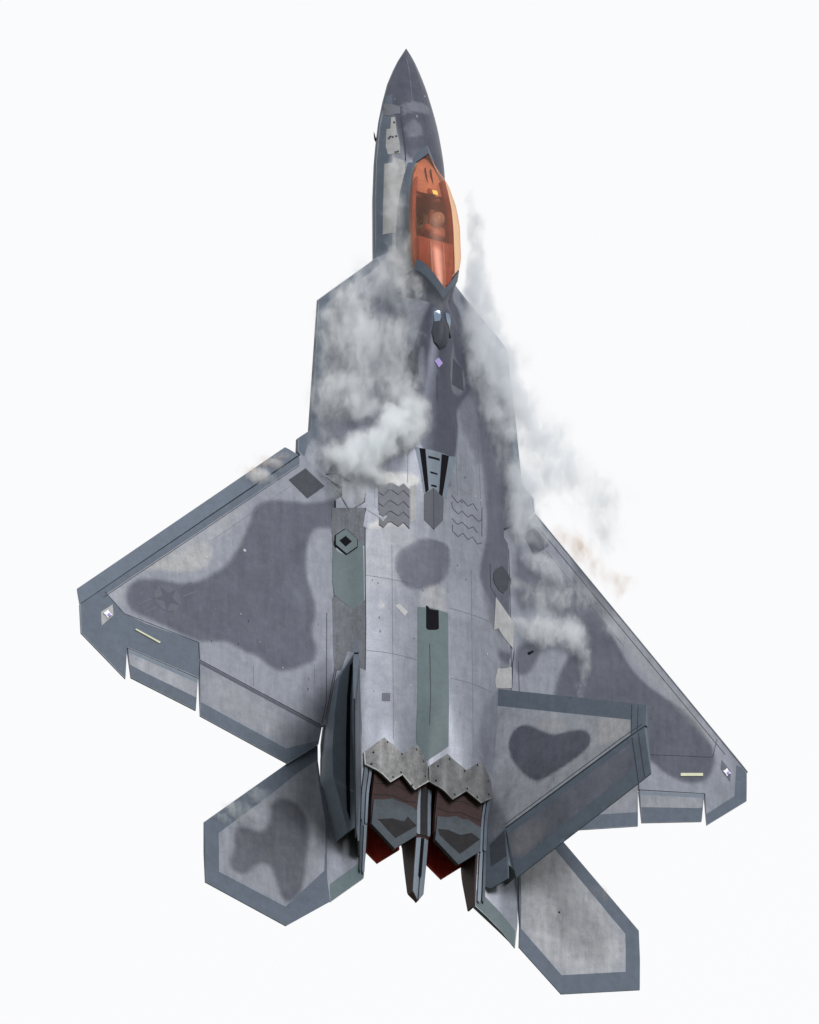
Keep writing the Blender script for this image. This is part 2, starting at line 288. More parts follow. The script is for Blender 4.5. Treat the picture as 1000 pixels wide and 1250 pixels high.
 'stab_l_glint': [(-4.382,-8.55),(-3.518,-7.765),(-2.892,-7.252),(-3.33,-7.884),(-3.525,-8.265),(-4.003,-8.527)],
 'stab_r_inner': [(1.939,-9.139),(2.812,-9.934),(4.105,-9.547),(4.097,-8.693),(2.577,-7.447),(2.045,-7.753),(1.939,-8.59)],
 'stab_r_camo': [(2.479,-7.935),(2.999,-8.154),(3.401,-8.459),(3.741,-8.896),(3.611,-9.449),(2.8,-9.186),(2.399,-8.881)],
 'boom_r_inner': [(1.485,-8.577),(1.842,-8.199),(1.825,-9.013),(1.367,-8.664)],
 'boom_l_inner': [(-1.892,-8.041),(-1.675,-7.892),(-1.451,-8.679),(-1.922,-9.092)],
 'fin_heart': [(0.244,-5.801),(0.287,-5.595),(0.44,-5.459),(0.666,-5.492),(0.888,-5.67),(1.147,-5.848),(1.334,-5.88),(1.597,-5.887),(1.821,-5.956),(1.948,-6.104),(1.944,-6.286),(1.772,-6.415),(1.469,-6.541),(1.166,-6.631),(0.901,-6.714),(0.715,-6.639),(0.495,-6.389),(0.313,-6.078)],
 'fin_inner': [(-0.065,-4.791),(2.796,-5.963),(2.756,-6.37),(0.265,-7.377),(0.02,-7.393),(-0.2,-7.49)],
 'fin_light': [(2.05,-5.771),(2.758,-5.97),(2.73,-6.344),(2.147,-6.421),(2.038,-6.278)],
 'fin_light2': [(0.781,-5.381),(1.378,-5.601),(1.485,-5.853),(1.185,-5.834),(0.851,-5.622)],
 'fin_foot_dark': [(-0.19,-7.566),(0.113,-7.44),(0.157,-7.999),(-0.189,-8.039)],
 'rudder_inner': [(0.265,-7.413),(2.746,-6.44),(2.791,-6.873),(2.507,-7.004),(0.763,-7.819),(0.479,-7.915)],
 'rudder': [(0.132,-7.446),(0.265,-7.377),(2.748,-6.386),(3.069,-6.248),(3.12,-7.191),(0.279,-8.436)],
 'fin': [(0.027,-4.545),(3.081,-5.814),(3.069,-6.248),(0.133,-7.427),(0.148,-8.432),(-0.211,-8.524),(-0.216,-7.522),(-0.184,-6.401),(-0.074,-4.862)],
}
# ---------------------------------------------------------------- materials
def new_mat(name):
    m = bpy.data.materials.new(name); m.use_nodes = True
    return m, m.node_tree.nodes, m.node_tree.links, m.node_tree.nodes['Principled BSDF']

def rgba(c): return (c[0], c[1], c[2], 1.0)

def paint(name, light, dark=None, rough=.5, metal=.0, grain=.10, streak=.10, bump=.006, spec=.22, mottle=.20):
    """weathered aircraft paint: two tones mixed by the painted 'camo' pattern, chalky mottling, fine grain, flow streaks"""
    m, N, L, b = new_mat(name)
    tc = N.new('ShaderNodeTexCoord')
    def noise(scale, detail, sx=1, sy=1, sz=1, rough_=.6):
        mp = N.new('ShaderNodeMapping'); mp.inputs['Scale'].default_value = (sx, sy, sz)
        n = N.new('ShaderNodeTexNoise'); n.inputs['Scale'].default_value = scale; n.inputs['Detail'].default_value = detail
        n.inputs['Roughness'].default_value = rough_
        L.new(tc.outputs['Object'], mp.inputs['Vector']); L.new(mp.outputs['Vector'], n.inputs['Vector'])
        return n.outputs['Fac']
    def math_(op, a, c, clamp=False):
        n = N.new('ShaderNodeMath'); n.operation = op; n.use_clamp = clamp
        for i, v in enumerate((a, c)):
            if isinstance(v, (int, float)): n.inputs[i].default_value = v
            else: L.new(v, n.inputs[i])
        return n.outputs[0]
    def mixc(f, a, c, blend='MIX'):
        n = N.new('ShaderNodeMix'); n.data_type = 'RGBA'; n.blend_type = blend
        for i, v in ((0, f), (6, a), (7, c)):
            if isinstance(v, (int, float)): n.inputs[i].default_value = v
            elif isinstance(v, tuple): n.inputs[i].default_value = v
            else: L.new(v, n.inputs[i])
        return n.outputs[2]
    col = rgba(light)
    if dark is not None:
        at = N.new('ShaderNodeAttribute'); at.attribute_name = 'camo'
        f = math_('ADD', at.outputs['Fac'], math_('MULTIPLY', math_('SUBTRACT', noise(2.3, 5), .5), .22), True)
        col = mixc(f, col, rgba(dark))
        at3 = N.new('ShaderNodeAttribute'); at3.attribute_name = 'smudge'
        smudge = at3.outputs['Fac']
        at2 = N.new('ShaderNodeAttribute'); at2.attribute_name = 'primer'
        g = math_('MULTIPLY', at2.outputs['Fac'], math_('MULTIPLY', noise(5.0, 5), 1.7), True)
        col = mixc(g, col, (.34, .338, .338, 1))
    big = noise(.9, 4)
    if dark is None: smudge = None
    streaks = noise(3.5, 5, 2.6, .35, 1)
    fine = noise(38, 3)
    mid = noise(6.5, 6, rough_=.7)
    scr = noise(14, 4, 3.0, .25, 1)
    v = math_('ADD', math_('MULTIPLY', math_('SUBTRACT', big, .5), grain * 2.2), math_('MULTIPLY', math_('SUBTRACT', streaks, .5), streak * 2.4))
    v = math_('ADD', v, math_('MULTIPLY', math_('SUBTRACT', fine, .5), grain * 2.6))
    v = math_('ADD', v, math_('ADD', math_('MULTIPLY', math_('SUBTRACT', mid, .5), mottle * 2.2), math_('MULTIPLY', math_('SUBTRACT', scr, .5), streak * 1.6)))
    v = math_('ADD', v, 1.0)
    if smudge is not None: v = math_('ADD', v, smudge)
    col = mixc(1.0, col, v, 'MULTIPLY') if False else _mul(N, L, col, v)
    if isinstance(col, tuple): b.inputs['Base Color'].default_value = col
    else: L.new(col, b.inputs['Base Color'])
    b.inputs['Roughness'].default_value = rough
    L.new(math_('ADD', rough - .1, math_('MULTIPLY', streaks, .2)), b.inputs['Roughness'])
    b.inputs['Metallic'].default_value = metal
    b.inputs['Specular IOR Level'].default_value = spec
    if bump:
        bp = N.new('ShaderNodeBump'); bp.inputs['Strength'].default_value = .35; bp.inputs['Distance'].default_value = bump
        L.new(math_('ADD', fine, math_('MULTIPLY', big, 3.0)), bp.inputs['Height']); L.new(bp.outputs['Normal'], b.inputs['Normal'])
    return m

def _mul(N, L, col, v):
    n = N.new('ShaderNodeVectorMath'); n.operation = 'SCALE'
    if isinstance(col, tuple): n.inputs[0].default_value = col[:3]
    else: L.new(col, n.inputs[0])
    L.new(v, n.inputs['Scale'])
    return n.outputs[0]

LIGHT, DARK = (.200, .215, .256), (.060, .066, .092)
M_PAINT = paint('two_tone_grey_paint', LIGHT, DARK, rough=.42, metal=.28, mottle=.30, streak=.16)
M_PAINT_LIFT = paint('fin_grey_paint', (.255, .270, .310), (.075, .082, .108), rough=.42, metal=.2, mottle=.36, streak=.2)  # brighter grey, light painted into the fins' shaded inner faces; also right stabilator
M_BAND = paint('blue_grey_edge_coating', (.088, .110, .146), mottle=.28, rough=.46, metal=.1, streak=.08)
M_BANDL = paint('pale_blue_grey_edge_coating', (.145, .178, .222), rough=.48, metal=.1, streak=.08)
M_GREEN = paint('green_grey_panel_paint', (.100, .134, .150), rough=.5, streak=.07)
M_STAIN = paint('stained_grey_panel', (.108, .117, .138), rough=.55, grain=.30, streak=.40, mottle=.55)
M_SLATV = paint('vent_slat_grey', (.128, .136, .162), rough=.5, grain=.15, mottle=.3)
M_SLAT = paint('leading_edge_mauve_coating', (.110, .134, .176), rough=.42, metal=.1, streak=.12)
M_DARK = paint('dark_grey_panel', (.042, .046, .062), rough=.55, grain=.35, spec=.25)
M_MID = paint('mid_grey_panel', (.078, .083, .108), rough=.5)
M_PRIMER = paint('pale_beige_primer', (.325, .328, .342), rough=.6, grain=.15, mottle=.35)
M_METAL = paint('worn_bare_metal', (.175, .177, .183), rough=.5, metal=.25, grain=.3, streak=.3, mottle=.85)
M_METALD = paint('dull_bare_metal', (.110, .114, .122), rough=.5, metal=.25, grain=.3, streak=.25, mottle=.6)
M_BURNT = paint('heat_browned_metal', (.046, .027, .028), rough=.6, spec=.15, grain=.2, mottle=.5)
M_NOZZLE = paint('nozzle_blue_grey', (.054, .067, .083), rough=.5, metal=.1, grain=.2, mottle=.4)
M_NOZDARK = paint('nozzle_dark_centre', (.022, .022, .025), rough=.6, spec=.1, grain=.2, mottle=.6)
M_RED = paint('heat_reddened_metal', (.32, .022, .016), rough=.5, spec=.2, grain=.2, streak=.6, mottle=.5)
M_BLACK = paint('matt_black', (.006, .006, .009), rough=.8, grain=.1, bump=0, spec=.08)
M_SEAM = paint('panel_joint', (.050, .053, .072), rough=.7, bump=0, spec=.15)
M_FAINT = paint('faint_panel_joint', (.150, .160, .195), rough=.6, bump=0)
M_SEAML = paint('pale_panel_joint', (.40, .40, .42), rough=.6, bump=0)
M_MARK = paint('low_contrast_marking', (.100, .108, .137), rough=.5)
M_STAR = paint('low_contrast_star', (.072, .078, .105), rough=.5)
M_STRIP = paint('pale_yellow_light_strip', (.55, .56, .42), rough=.4, grain=.05, bump=0)
M_COCKPIT = paint('cockpit_dark_grey', (.22, .055, .042), rough=.6, grain=.3, mottle=.6)  # red of the tinted canopy put into the cockpit colour
M_DECK = paint('cockpit_deck', (.24, .048, .038), rough=.6, grain=.2, streak=.5, mottle=.5)  # deck colour carries the same canopy red
M_SHROUD = paint('shroud_fabric', (.42, .18, .155), rough=.7, mottle=.4)  # pink reflection haze of the windshield put into the shroud colour
M_SUIT = paint('flight_suit_green', (.06, .06, .045), rough=.8)
M_HELMET = paint('helmet_grey', (.22, .13, .12), rough=.3, bump=0)

m, N, L, b = new_mat('violet_lens')
b.inputs['Base Color'].default_value = (.30, .24, .55, 1); b.inputs['Roughness'].default_value = .12; b.inputs['Specular IOR Level'].default_value = .9
M_LENS = m
m, N, L, b = new_mat('clear_white_lens')
b.inputs['Base Color'].default_value = (.82, .80, .90, 1); b.inputs['Roughness'].default_value = .1
M_LENSW = m
m, N, L, b = new_mat('blue_glass')
b.inputs['Base Color'].default_value = (.16, .22, .30, 1); b.inputs['Roughness'].default_value = .12; b.inputs['Metallic'].default_value = .5
M_BLUEGLASS = m
m, N, L, b = new_mat('hud_glass')
b.inputs['Base Color'].default_value = (.95, .86, .30, 1); b.inputs['Roughness'].default_value = .3  # sun reflection painted as a yellow base colour
M_HUD = m
m, N, L, b = new_mat('gold_tinted_canopy_glass')
N.remove(b)
tr = N.new('ShaderNodeBsdfTransparent'); tr.inputs['Color'].default_value = (.965, .80, .61, 1)
gl = N.new('ShaderNodeBsdfGlossy'); gl.inputs['Color'].default_value = (1.0, .56, .44, 1); gl.inputs['Roughness'].default_value = .38
fr = N.new('ShaderNodeFresnel'); fr.inputs['IOR'].default_value = 1.5
ge = N.new('ShaderNodeNewGeometry'); io = N.new('ShaderNodeMapRange')        # thin shell: same reflectance from both sides
io.inputs['To Min'].default_value = 1.85; io.inputs['To Max'].default_value = 1 / 1.85
L.new(ge.outputs['Backfacing'], io.inputs['Value']); L.new(io.outputs[0], fr.inputs['IOR'])
mx = N.new('ShaderNodeMixShader')
L.new(fr.outputs[0], mx.inputs[0]); L.new(tr.outputs[0], mx.inputs[1]); L.new(gl.outputs[0], mx.inputs[2])
L.new(mx.outputs[0], N['Material Output'].inputs['Surface'])
M_GLASS = m

# ---------------------------------------------------------------- mesh helpers
def inside(px, py, poly):
    poly = np.asarray(poly, float); x1, y1 = poly[:, 0], poly[:, 1]; x2, y2 = np.roll(x1, -1), np.roll(y1, -1)
    r = np.zeros(len(px), bool)
    for a, b_, c, d in zip(x1, y1, x2, y2):
        if b_ == d: continue
        cond = ((b_ > py) != (d > py)) & (px < (c - a) * (py - b_) / (d - b_) + a)
        r ^= cond
    return r

def seg_dist(px, py, poly, closed=True):
    poly = np.asarray(poly, float); n = len(poly); best = np.full(len(px), 1e9)
    for i in range(n if closed else n - 1):
        a, b_ = poly[i], poly[(i + 1) % n]; d = b_ - a; q = max(d @ d, 1e-12)
        t = np.clip(((px - a[0]) * d[0] + (py - a[1]) * d[1]) / q, 0, 1)
        best = np.minimum(best, np.hypot(px - a[0] - t * d[0], py - a[1] - t * d[1]))
    return best

def soft_mask(px, py, poly, w):
    d = seg_dist(px, py, poly); d = np.where(inside(px, py, poly), d, -d)
    return smooth(d / (2 * w) + .5)

def resample(poly, step, closed=True):
    out = []; n = len(poly)
    for i in range(n if closed else n - 1):
        a, b_ = np.array(poly[i], float), np.array(poly[(i + 1) % n], float)
        k = max(1, int(math.ceil(np.linalg.norm(b_ - a) / step)))
        for j in range(k): out.append(tuple(a + (b_ - a) * j / k))
    if not closed: out.append(tuple(poly[-1]))
    return out

def round_poly(poly, it=2):
    """corner-cutting, for outlines that are soft in the paint"""
    p = [np.array(q, float) for q in poly]
    for _ in range(it):
        p = [r for i in range(len(p)) for r in (p[i] * .75 + p[(i + 1) % len(p)] * .25, p[i] * .25 + p[(i + 1) % len(p)] * .75)]
    return [tuple(q) for q in p]

def mirror(poly): return [(-x, y) for x, y in poly][::-1]

def finish(o, parent=None, label=None):
    COL.objects.link(o)
    if parent is not None: o.parent = parent
    if label: o['label'] = label
    return o

def mesh_obj(name, verts, faces, mats, idx=None, parent=None, label=None, smooth_=True, angle=32):
    me = bpy.data.meshes.new(name)
    me.from_pydata([tuple(v) for v in verts], [], [tuple(f) for f in faces])
    for m_ in (mats if isinstance(mats, (list, tuple)) else [mats]): me.materials.append(m_)
    if idx is not None: me.polygons.foreach_set('material_index', np.asarray(idx, np.int32))
    if smooth_:
        me.polygons.foreach_set('use_smooth', np.ones(len(me.polygons), bool))
        me.set_sharp_from_angle(angle=math.radians(angle))
    me.update()
    return finish(bpy.data.objects.new(name, me), parent, label)

def solid(name, outline, ztop, zbot, mats, parent, step=.06, regions=(), soft=(), primer=(), xf=None, label=None, edge_step=None, angle=32, under=0):
    """closed shell over a plan outline between two height functions; regions = (polygon, material index) with crisp edges"""
    outline = [tuple(map(float, q)) for q in outline]
    ring = resample(outline, edge_step or step * 1.5)
    pts = list(ring); edges = [(i, (i + 1) % len(ring)) for i in range(len(ring))]
    for poly, _ in regions:
        rp = resample(poly, step * 2.5); b0 = len(pts); pts += rp
        edges += [(b0 + i, b0 + (i + 1) % len(rp)) for i in range(len(rp))]
    a = np.array(ring); lo, hi = a.min(0), a.max(0)
    gx, gy = np.meshgrid(np.arange(lo[0] + step / 2, hi[0], step), np.arange(lo[1] + step / 2, hi[1], step))
    gx = gx + (np.arange(gx.shape[0]) % 2)[:, None] * step * .5
    gx, gy = gx.ravel(), gy.ravel()
    if len(gx):
        k = inside(gx, gy, outline); gx, gy = gx[k], gy[k]
        k = seg_dist(gx, gy, outline) > step * .45
        for poly, _ in regions: k &= seg_dist(gx, gy, poly) > step * .35
        pts += list(zip(gx[k], gy[k]))
    V, E, Fc, *_ = delaunay_2d_cdt([Vector(p) for p in pts], edges, [], 0, 1e-5)
    P = np.array([(v.x, v.y) for v in V]); T3 = np.array([f for f in Fc if len(f) == 3])
    cen = P[T3].mean(1); k = inside(cen[:, 0], cen[:, 1], outline); T3, cen = T3[k], cen[k]
    ar = np.cross(P[T3[:, 1]] - P[T3[:, 0]], P[T3[:, 2]] - P[T3[:, 0]])
    T3 = np.where((ar < 0)[:, None], T3[:, ::-1], T3)
    used, inv_ = np.unique(T3, return_inverse=True); T3 = inv_.reshape(T3.shape); P = P[used]
    n = len(P); x, y = P[:, 0], P[:, 1]
    zt = np.broadcast_to(ztop(x, y), (n,)).astype(float); zb = np.broadcast_to(zbot(x, y), (n,)).astype(float)
    zb = np.minimum(zb, zt - .002)
    verts = np.concatenate([np.stack([x, y, zt], 1), np.stack([x, y, zb], 1)])
    e = np.concatenate([T3[:, [0, 1]], T3[:, [1, 2]], T3[:, [2, 0]]]); key = np.sort(e, 1)
    u, ix, ct = np.unique(key, axis=0, return_index=True, return_counts=True)
    bd = e[ix[ct == 1]]
    sides = np.concatenate([np.stack([bd[:, 1], bd[:, 0], bd[:, 0] + n], 1), np.stack([bd[:, 1], bd[:, 0] + n, bd[:, 1] + n], 1)])
    faces = np.concatenate([T3, T3[:, ::-1] + n, sides])
    idx = np.zeros(len(T3), np.int32)
    for poly, mi in regions: idx[inside(cen[:, 0], cen[:, 1], poly)] = mi
    bid = np.concatenate([np.minimum(bd[:, 0] * 0, 0)] * 2)
    idx = np.concatenate([idx, idx * 0 + under, bid + under])
    if xf is not None:
        verts = np.array([tuple(xf @ Vector(v)) for v in verts])
        if xf.to_3x3().determinant() < 0: faces = faces[:, ::-1]
    o = mesh_obj(name, verts.tolist(), faces.tolist(), mats, idx, parent, label, True, angle)
    if soft:                                        # touch-up patches and grime: random elongated smudges
        rs = np.random.RandomState(int(abs(lo[0] * 97 + lo[1] * 31)) % 9999 + len(outline)); sm = np.zeros(n)
        for _ in range(int(26 + 3.0 * (hi[0] - lo[0]) * (hi[1] - lo[1]))):
            cx_, cy2 = rs.uniform(lo[0], hi[0]), rs.uniform(lo[1], hi[1]); sx_, sy_ = rs.uniform(.03, .22), rs.uniform(.08, .55)
            dd = ((x - cx_) / sx_) ** 2 + ((y - cy2) / sy_) ** 2
            k_ = smooth((1.25 - np.sqrt(dd)) / rs.uniform(.25, 1.0)); sm += k_ * rs.choice([-1, 1, 1]) * rs.uniform(.02, .09)
        o.data.attributes.new('smudge', 'FLOAT', 'POINT').data.foreach_set('value', np.concatenate([sm, sm]).astype(np.float32))
    for attr, lst in (('camo', soft), ('primer', primer)):
        val = np.zeros(n)
        for poly, w, v in lst:
            s = soft_mask(x, y, round_poly(poly) if w > .02 else poly, w); val = val * (1 - s) + v * s
        if lst:
            o.data.attributes.new(attr, 'FLOAT', 'POINT').data.foreach_set('value', np.concatenate([val, val]).astype(np.float32))
    return o

def panel(name, poly, zf, mat, parent, lift=.006, step=.06, label=None, thick=.014):
    return solid(name, poly, lambda x, y: zf(x, y) + lift, lambda x, y: zf(x, y) + lift - thick, [mat], parent, step, label=label, edge_step=.07)

def seam(name, line, zf, mat, parent, width=.016, lift=.004):
    """a joint: a narrow strip that follows the skin"""
    p = np.array(resample(line, .12, False)); d = np.gradient(p, axis=0); d /= np.maximum(np.linalg.norm(d, axis=1), 1e-9)[:, None]
    nn = np.stack([-d[:, 1], d[:, 0]], 1) * width / 2
    a, b_ = p + nn, p - nn; k = len(p)
    verts = [(q[0], q[1], float(zf(q[0], q[1])) + lift) for q in a] + [(q[0], q[1], float(zf(q[0], q[1])) + lift) for q in b_]
    verts += [(v[0], v[1], v[2] - .012) for v in verts]
    faces = []
    for i in range(k - 1):
        faces += [(i, i + k, i + k + 1, i + 1), (i, i + 1, i + 1 + 2 * k, i + 2 * k), (i + k, i + 3 * k, i + 1 + 3 * k, i + 1 + k)]
    return mesh_obj(name, verts, faces, mat, parent=parent, smooth_=False)

def loft(name, rings, mat, parent, closed=True, cap=True, smooth_=True, label=None):
    k = len(rings[0]); verts = [v for r in rings for v in r]; faces = []
    for i in range(len(rings) - 1):
        for j in range(k if closed else k - 1):
            a, b_ = i * k + j, i * k + (j + 1) % k
            faces.append((a, b_, b_ + k, a + k))
    if cap and closed: faces += [tuple(range(k))[::-1], tuple(range((len(rings) - 1) * k, len(rings) * k))]
    return mesh_obj(name, verts, faces, mat, parent=parent, smooth_=smooth_, label=label)

def tube(name, path, radii, mat, parent, k=8):
    path = [Vector(p) for p in path]; rings = []
    for i, p in enumerate(path):
        d = (path[min(i + 1, len(path) - 1)] - path[max(i - 1, 0)]).normalized()
        u = d.orthogonal().normalized(); v = d.cross(u)
        rings.append([tuple(p + (u * math.cos(2 * math.pi * j / k) + v * math.sin(2 * math.pi * j / k)) * radii[i]) for j in range(k)])
    return loft(name, rings, mat, parent)

# ---------------------------------------------------------------- ground, far below and out of the frame
def ground_mat():
    m, N, L, b = new_mat('airfield_grass')
    tc = N.new('ShaderNodeTexCoord'); n = N.new('ShaderNodeTexNoise'); n.inputs['Scale'].default_value = .02; n.inputs['Detail'].default_value = 8
    r = N.new('ShaderNodeValToRGB'); r.color_ramp.elements[0].color = (.05, .07, .03, 1); r.color_ramp.elements[1].color = (.12, .12, .06, 1)
    L.new(tc.outputs['Object'], n.inputs['Vector']); L.new(n.outputs['Fac'], r.inputs['Fac']); L.new(r.outputs['Color'], b.inputs['Base Color'])
    b.inputs['Roughness'].default_value = .9
    return m
ring = [(20000 * math.cos(2 * math.pi * i / 96), 20000 * math.sin(2 * math.pi * i / 96), 0) for i in range(96)]
g = mesh_obj('ground', ring, [tuple(range(96))], ground_mat(), smooth_=False)
g['kind'] = 'structure'; g['label'] = 'flat grass airfield far below the jet'

# ---------------------------------------------------------------- the jet
jet = bpy.data.objects.new('fighter_jet', None)
COL.objects.link(jet)
jet.matrix_world = JET_MAT
jet['label'] = 'two tone grey stealth fighter jet with an orange canopy climbing through white sky'
jet['category'] = 'fighter jet'

# fuselage with the tail booms in one skin
right_edge = [(float(x), float(y)) for x, y in zip(EDGE_X[1:], EDGE_Y[1:])]
rear = [(1.13, -8.82), (1.13, -7.3), (1.135, -6.55)]
half = right_edge + rear
outline = [(0.0, 8.45)] + half + mirror(half)
outline = outline[::-1]
chine_r = [(float(half_width(y)) - .01, y) for y in (7.3, 6.6, 5.9, 5.2, 4.4, 3.84)]
chine_in = [(.56, 3.9), (.555, 4.6), (.545, 5.4), (.52, 6.1), (.47, 6.7), (.40, 7.3)]
chine_poly = chine_r + chine_in
inner = lambda d: [(1.93 - d, 2.72), (2.16 - d, -.08)]
shoulder_band = [(.76, 3.82), (1.92, 2.69), (2.15, -.07), (2.395, -.29), (2.41, -.56), (2.30, -.66), (2.22, -.40), (2.00, -.15), (1.80, 2.62), (.76, 3.62)]
boom_band = lambda s: [(s * 1.86, -9.515), (s * 1.135, -8.81), (s * 1.135, -8.50), (s * 1.30, -8.62), (s * 1.875, -9.17)]
radome = [(-.60, 6.95)] + TR['radome_edge'][2:] + [(.64, 6.80), (.42, 7.6), (.2, 8.2), (0, 8.5), (-.2, 8.2), (-.42, 7.6), (-.57, 7.0)]
fus_soft = [
    (radome, .04, 1.0),
    ([(-.75, 8.5), (.75, 8.5), (.8, 5.9), (.7, 2.6), (.45, 2.6), (.4, 5.7), (-.3, 5.7), (-.42, 6.2), (-.45, 6.7), (-.45, 7.1), (-.6, 6.9)], .05, .95),
    (TR['nose_mottle'], .018, .50), (TR['nose_mottle2'], .018, .56),
    ([(-1.95, 2.6), (-.5, 3.2), (-.45, -.3), (-.7, -1.1), (-1.72, -1.0), (-2.3, -.5), (-2.15, .0)], .12, .70),
    ([(.45, 3.0), (1.95, 2.6), (2.4, -.5), (1.7, -1.2), (1.75, -3.5), (1.2, -3.4), (1.05, -2.6), (1.1, -1.0), (.9, .2), (.5, .5)], .10, .5),
    (TR['dark_right'], .06, .78), (TR['dark_spine'], .05, 1.1), (TR['light_right'], .04, .06),
    (TR['circle_patch'], .03, .72), (TR['dark_blot'], .07, .8),
    (TR['spine_frame_r'], .03, .5), (TR['spine_side_l'], .03, .45),
    ([(-1.2, -4.6), (-.95, -4.7), (-.7, -5.8), (-1.1, -6.3), (-1.3, -5.6)], .12, .28),
    ([(1.15, -4.2), (1.35, -4.3), (1.35, -6.4), (1.0, -6.3), (1.0, -5.6)], .12, .35),  # right fin's shadow painted on the fuselage
    ([(1.75, -3.9), (1.4, -4.0), (1.35, -8.5), (2.0, -8.3), (2.0, -6)], .1, .35),
    ([(-1.75, -3.9), (-1.4, -4.0), (-1.35, -8.5), (-2.0, -8.3), (-2.0, -6)], .1, .55),  # left fin's shade painted onto the boom
]
fus_primer = [(TR['beige_vent_top'], .04, .9), (TR['beige_vent_bot'], .03, 1.0), (TR['hatch_field'], .04, .45), (TR['patch2'], .05, .8),
              (TR['light_left'], .1, .25)]
fuselage = solid('fuselage', outline, body_top, body_bottom, [M_PAINT, M_BAND, M_BANDL, M_GREEN], jet, step=.05,
                 regions=[(mirror(chine_poly), 1), (chine_poly, 1), (mirror(shoulder_band), 1), (shoulder_band, 2), (boom_band(1), 3), (boom_band(-1)[::-1], 3)],  # right shoulder band is paler: vapour haze painted in
                 soft=fus_soft, primer=fus_primer, angle=40, under=1)

def fp(name, key, mat, **kw): return panel(name, TR[key] if isinstance(key, str) else key, body_z, mat, fuselage, **kw)
fp('access_panel', 'strip_field', M_STAIN, lift=.004)
fp('access_panel', 'green_strip', M_GREEN, lift=.007, label='green grey strip panel left of the engine bay')
fp('access_panel', 'strip_aft', M_STAIN, lift=.004)
fp('centre_strip', 'center_strip', M_GREEN, lift=.007)
hv = fp('vent_frame', 'hex_vent', M_GREEN, lift=.035, thick=.06)
seam('vent_rim', TR['hex_vent'] + TR['hex_vent'][:1], body_z, M_BLACK, fuselage, .035, .018)
panel('vent_opening', TR['hex_hole'], body_z, M_BLACK, fuselage, lift=.038, thick=.02)
fp('hatch', 'hatch', M_BLACK, lift=.012)
fp('spine_panel', 'slot_field', M_BANDL, lift=.004)
fp('spine_panel', 'spine_hexagon', M_MID, lift=.009)
seam('panel_seam', [TR['spine_hexagon'][0], TR['spine_hexagon'][3]], body_z, M_SEAM, fuselage, .012, .012)
for k_ in ('slot_l', 'slot_r', 'bar1', 'bar2', 'bar3'): fp('bleed_slot', k_, M_BLACK, lift=.010)
fp('vent_field', 'vent_field', M_SLATV, lift=.004)
rows = [TR['vent_row%d' % i] for i in range(4)]
for i in range(4):
    top = rows[i]
    if i < 3: drop = [(x, y + .0) for x, y in rows[i + 1]]
    else: drop = [(x, y - .22) for x, y in rows[i]]
    low = [(a[0] * .35 + b_[0] * .65, a[1] * .42 + b_[1] * .58) for a, b_ in zip(top, drop)]
    fp('vent_slat', top + low[::-1], M_SLATV, lift=.014, thick=.02)
    seam('vent_lip', low, body_z, M_SEAM, fuselage, .014, .012)
for k_ in ('vent_rails', 'vent_rails2', 'vent_rails3', 'vent_rails4', 'light_edge'): fp('vent_rail', k_, M_PAINT if k_ != 'vent_rails3' else M_PRIMER, lift=.008)
for i in range(5): seam('panel_seam', TR['zig%d' % i], body_z, M_SEAM, fuselage, .013)
seam('panel_seam', TR['center_seam'], body_z, M_SEAM, fuselage, .014, .011)
for k_ in ('seam_strip_r', 'seam_right', 'seam_right2', 'spine_seam', 'deck_seam_l', 'left_notch', 'nose_seam'):
    seam('panel_seam', TR[k_], body_z, M_SEAM, fuselage, .018)
for pts in ([(-1.3, -3.0), (-.32, -3.0)], [(.36, -3.3), (1.25, -3.3)], [(-1.3, -4.5), (-.32, -4.5)], [(.37, -4.7), (1.28, -4.7)], [(-.8, -2.3), (-.8, -6.2)], [(.82, -2.4), (.82, -6.2)], [(-.5, .6), (-.5, -1.0)], [(.46, .4), (.52, -1.0)],
            [(-1.1, 1.9), (-1.1, -.6)], [(1.0, 1.8), (1.06, -1.0)], [(-.55, 7.0), (.55, 7.0)], [(-.05, 8.2), (-.12, 7.0)], [(.08, 8.2), (.16, 6.9)]):
    seam('panel_seam', pts, body_z, M_FAINT, fuselage, .007)
fp('access_panel', 'lens_vent', M_DARK, lift=.010, label='dark leaf shaped panel beside the right wing root')
fp('access_panel', 'white_strip', M_PRIMER, lift=.008, label='pale primed strip beside the right wing root')
fp('access_panel', 'white_strip2', M_PRIMER, lift=.007)
fp('stencil_patch', 'patch1', M_SEAML, lift=.005)
fp('stencil_patch', 'small_marker', M_MARK, lift=.005)
fp('intake_panel', 'spine_panel_l', M_DARK, lift=.006)
fp('intake_panel', 'spine_panel_r', M_DARK, lift=.006)
fp('nose_panel', 'nose_panel_a', M_PRIMER, lift=.010, step=.04)
fp('nose_panel', 'nose_panel_b', M_PRIMER, lift=.010, step=.04)
fp('nose_panel', 'nose_panel_c', M_SLATV, lift=.009, step=.04)
for q in TR['nose_tick']:
    fp('stencil_mark', [(q[0] - .012, q[1] - .02), (q[0] + .012, q[1] - .02), (q[0] + .012, q[1] + .02), (q[0] - .012, q[1] + .02)], M_SEAM, lift=.014)
fp('navigation_light', 'spine_nav', M_LENS, lift=.02, thick=.03)
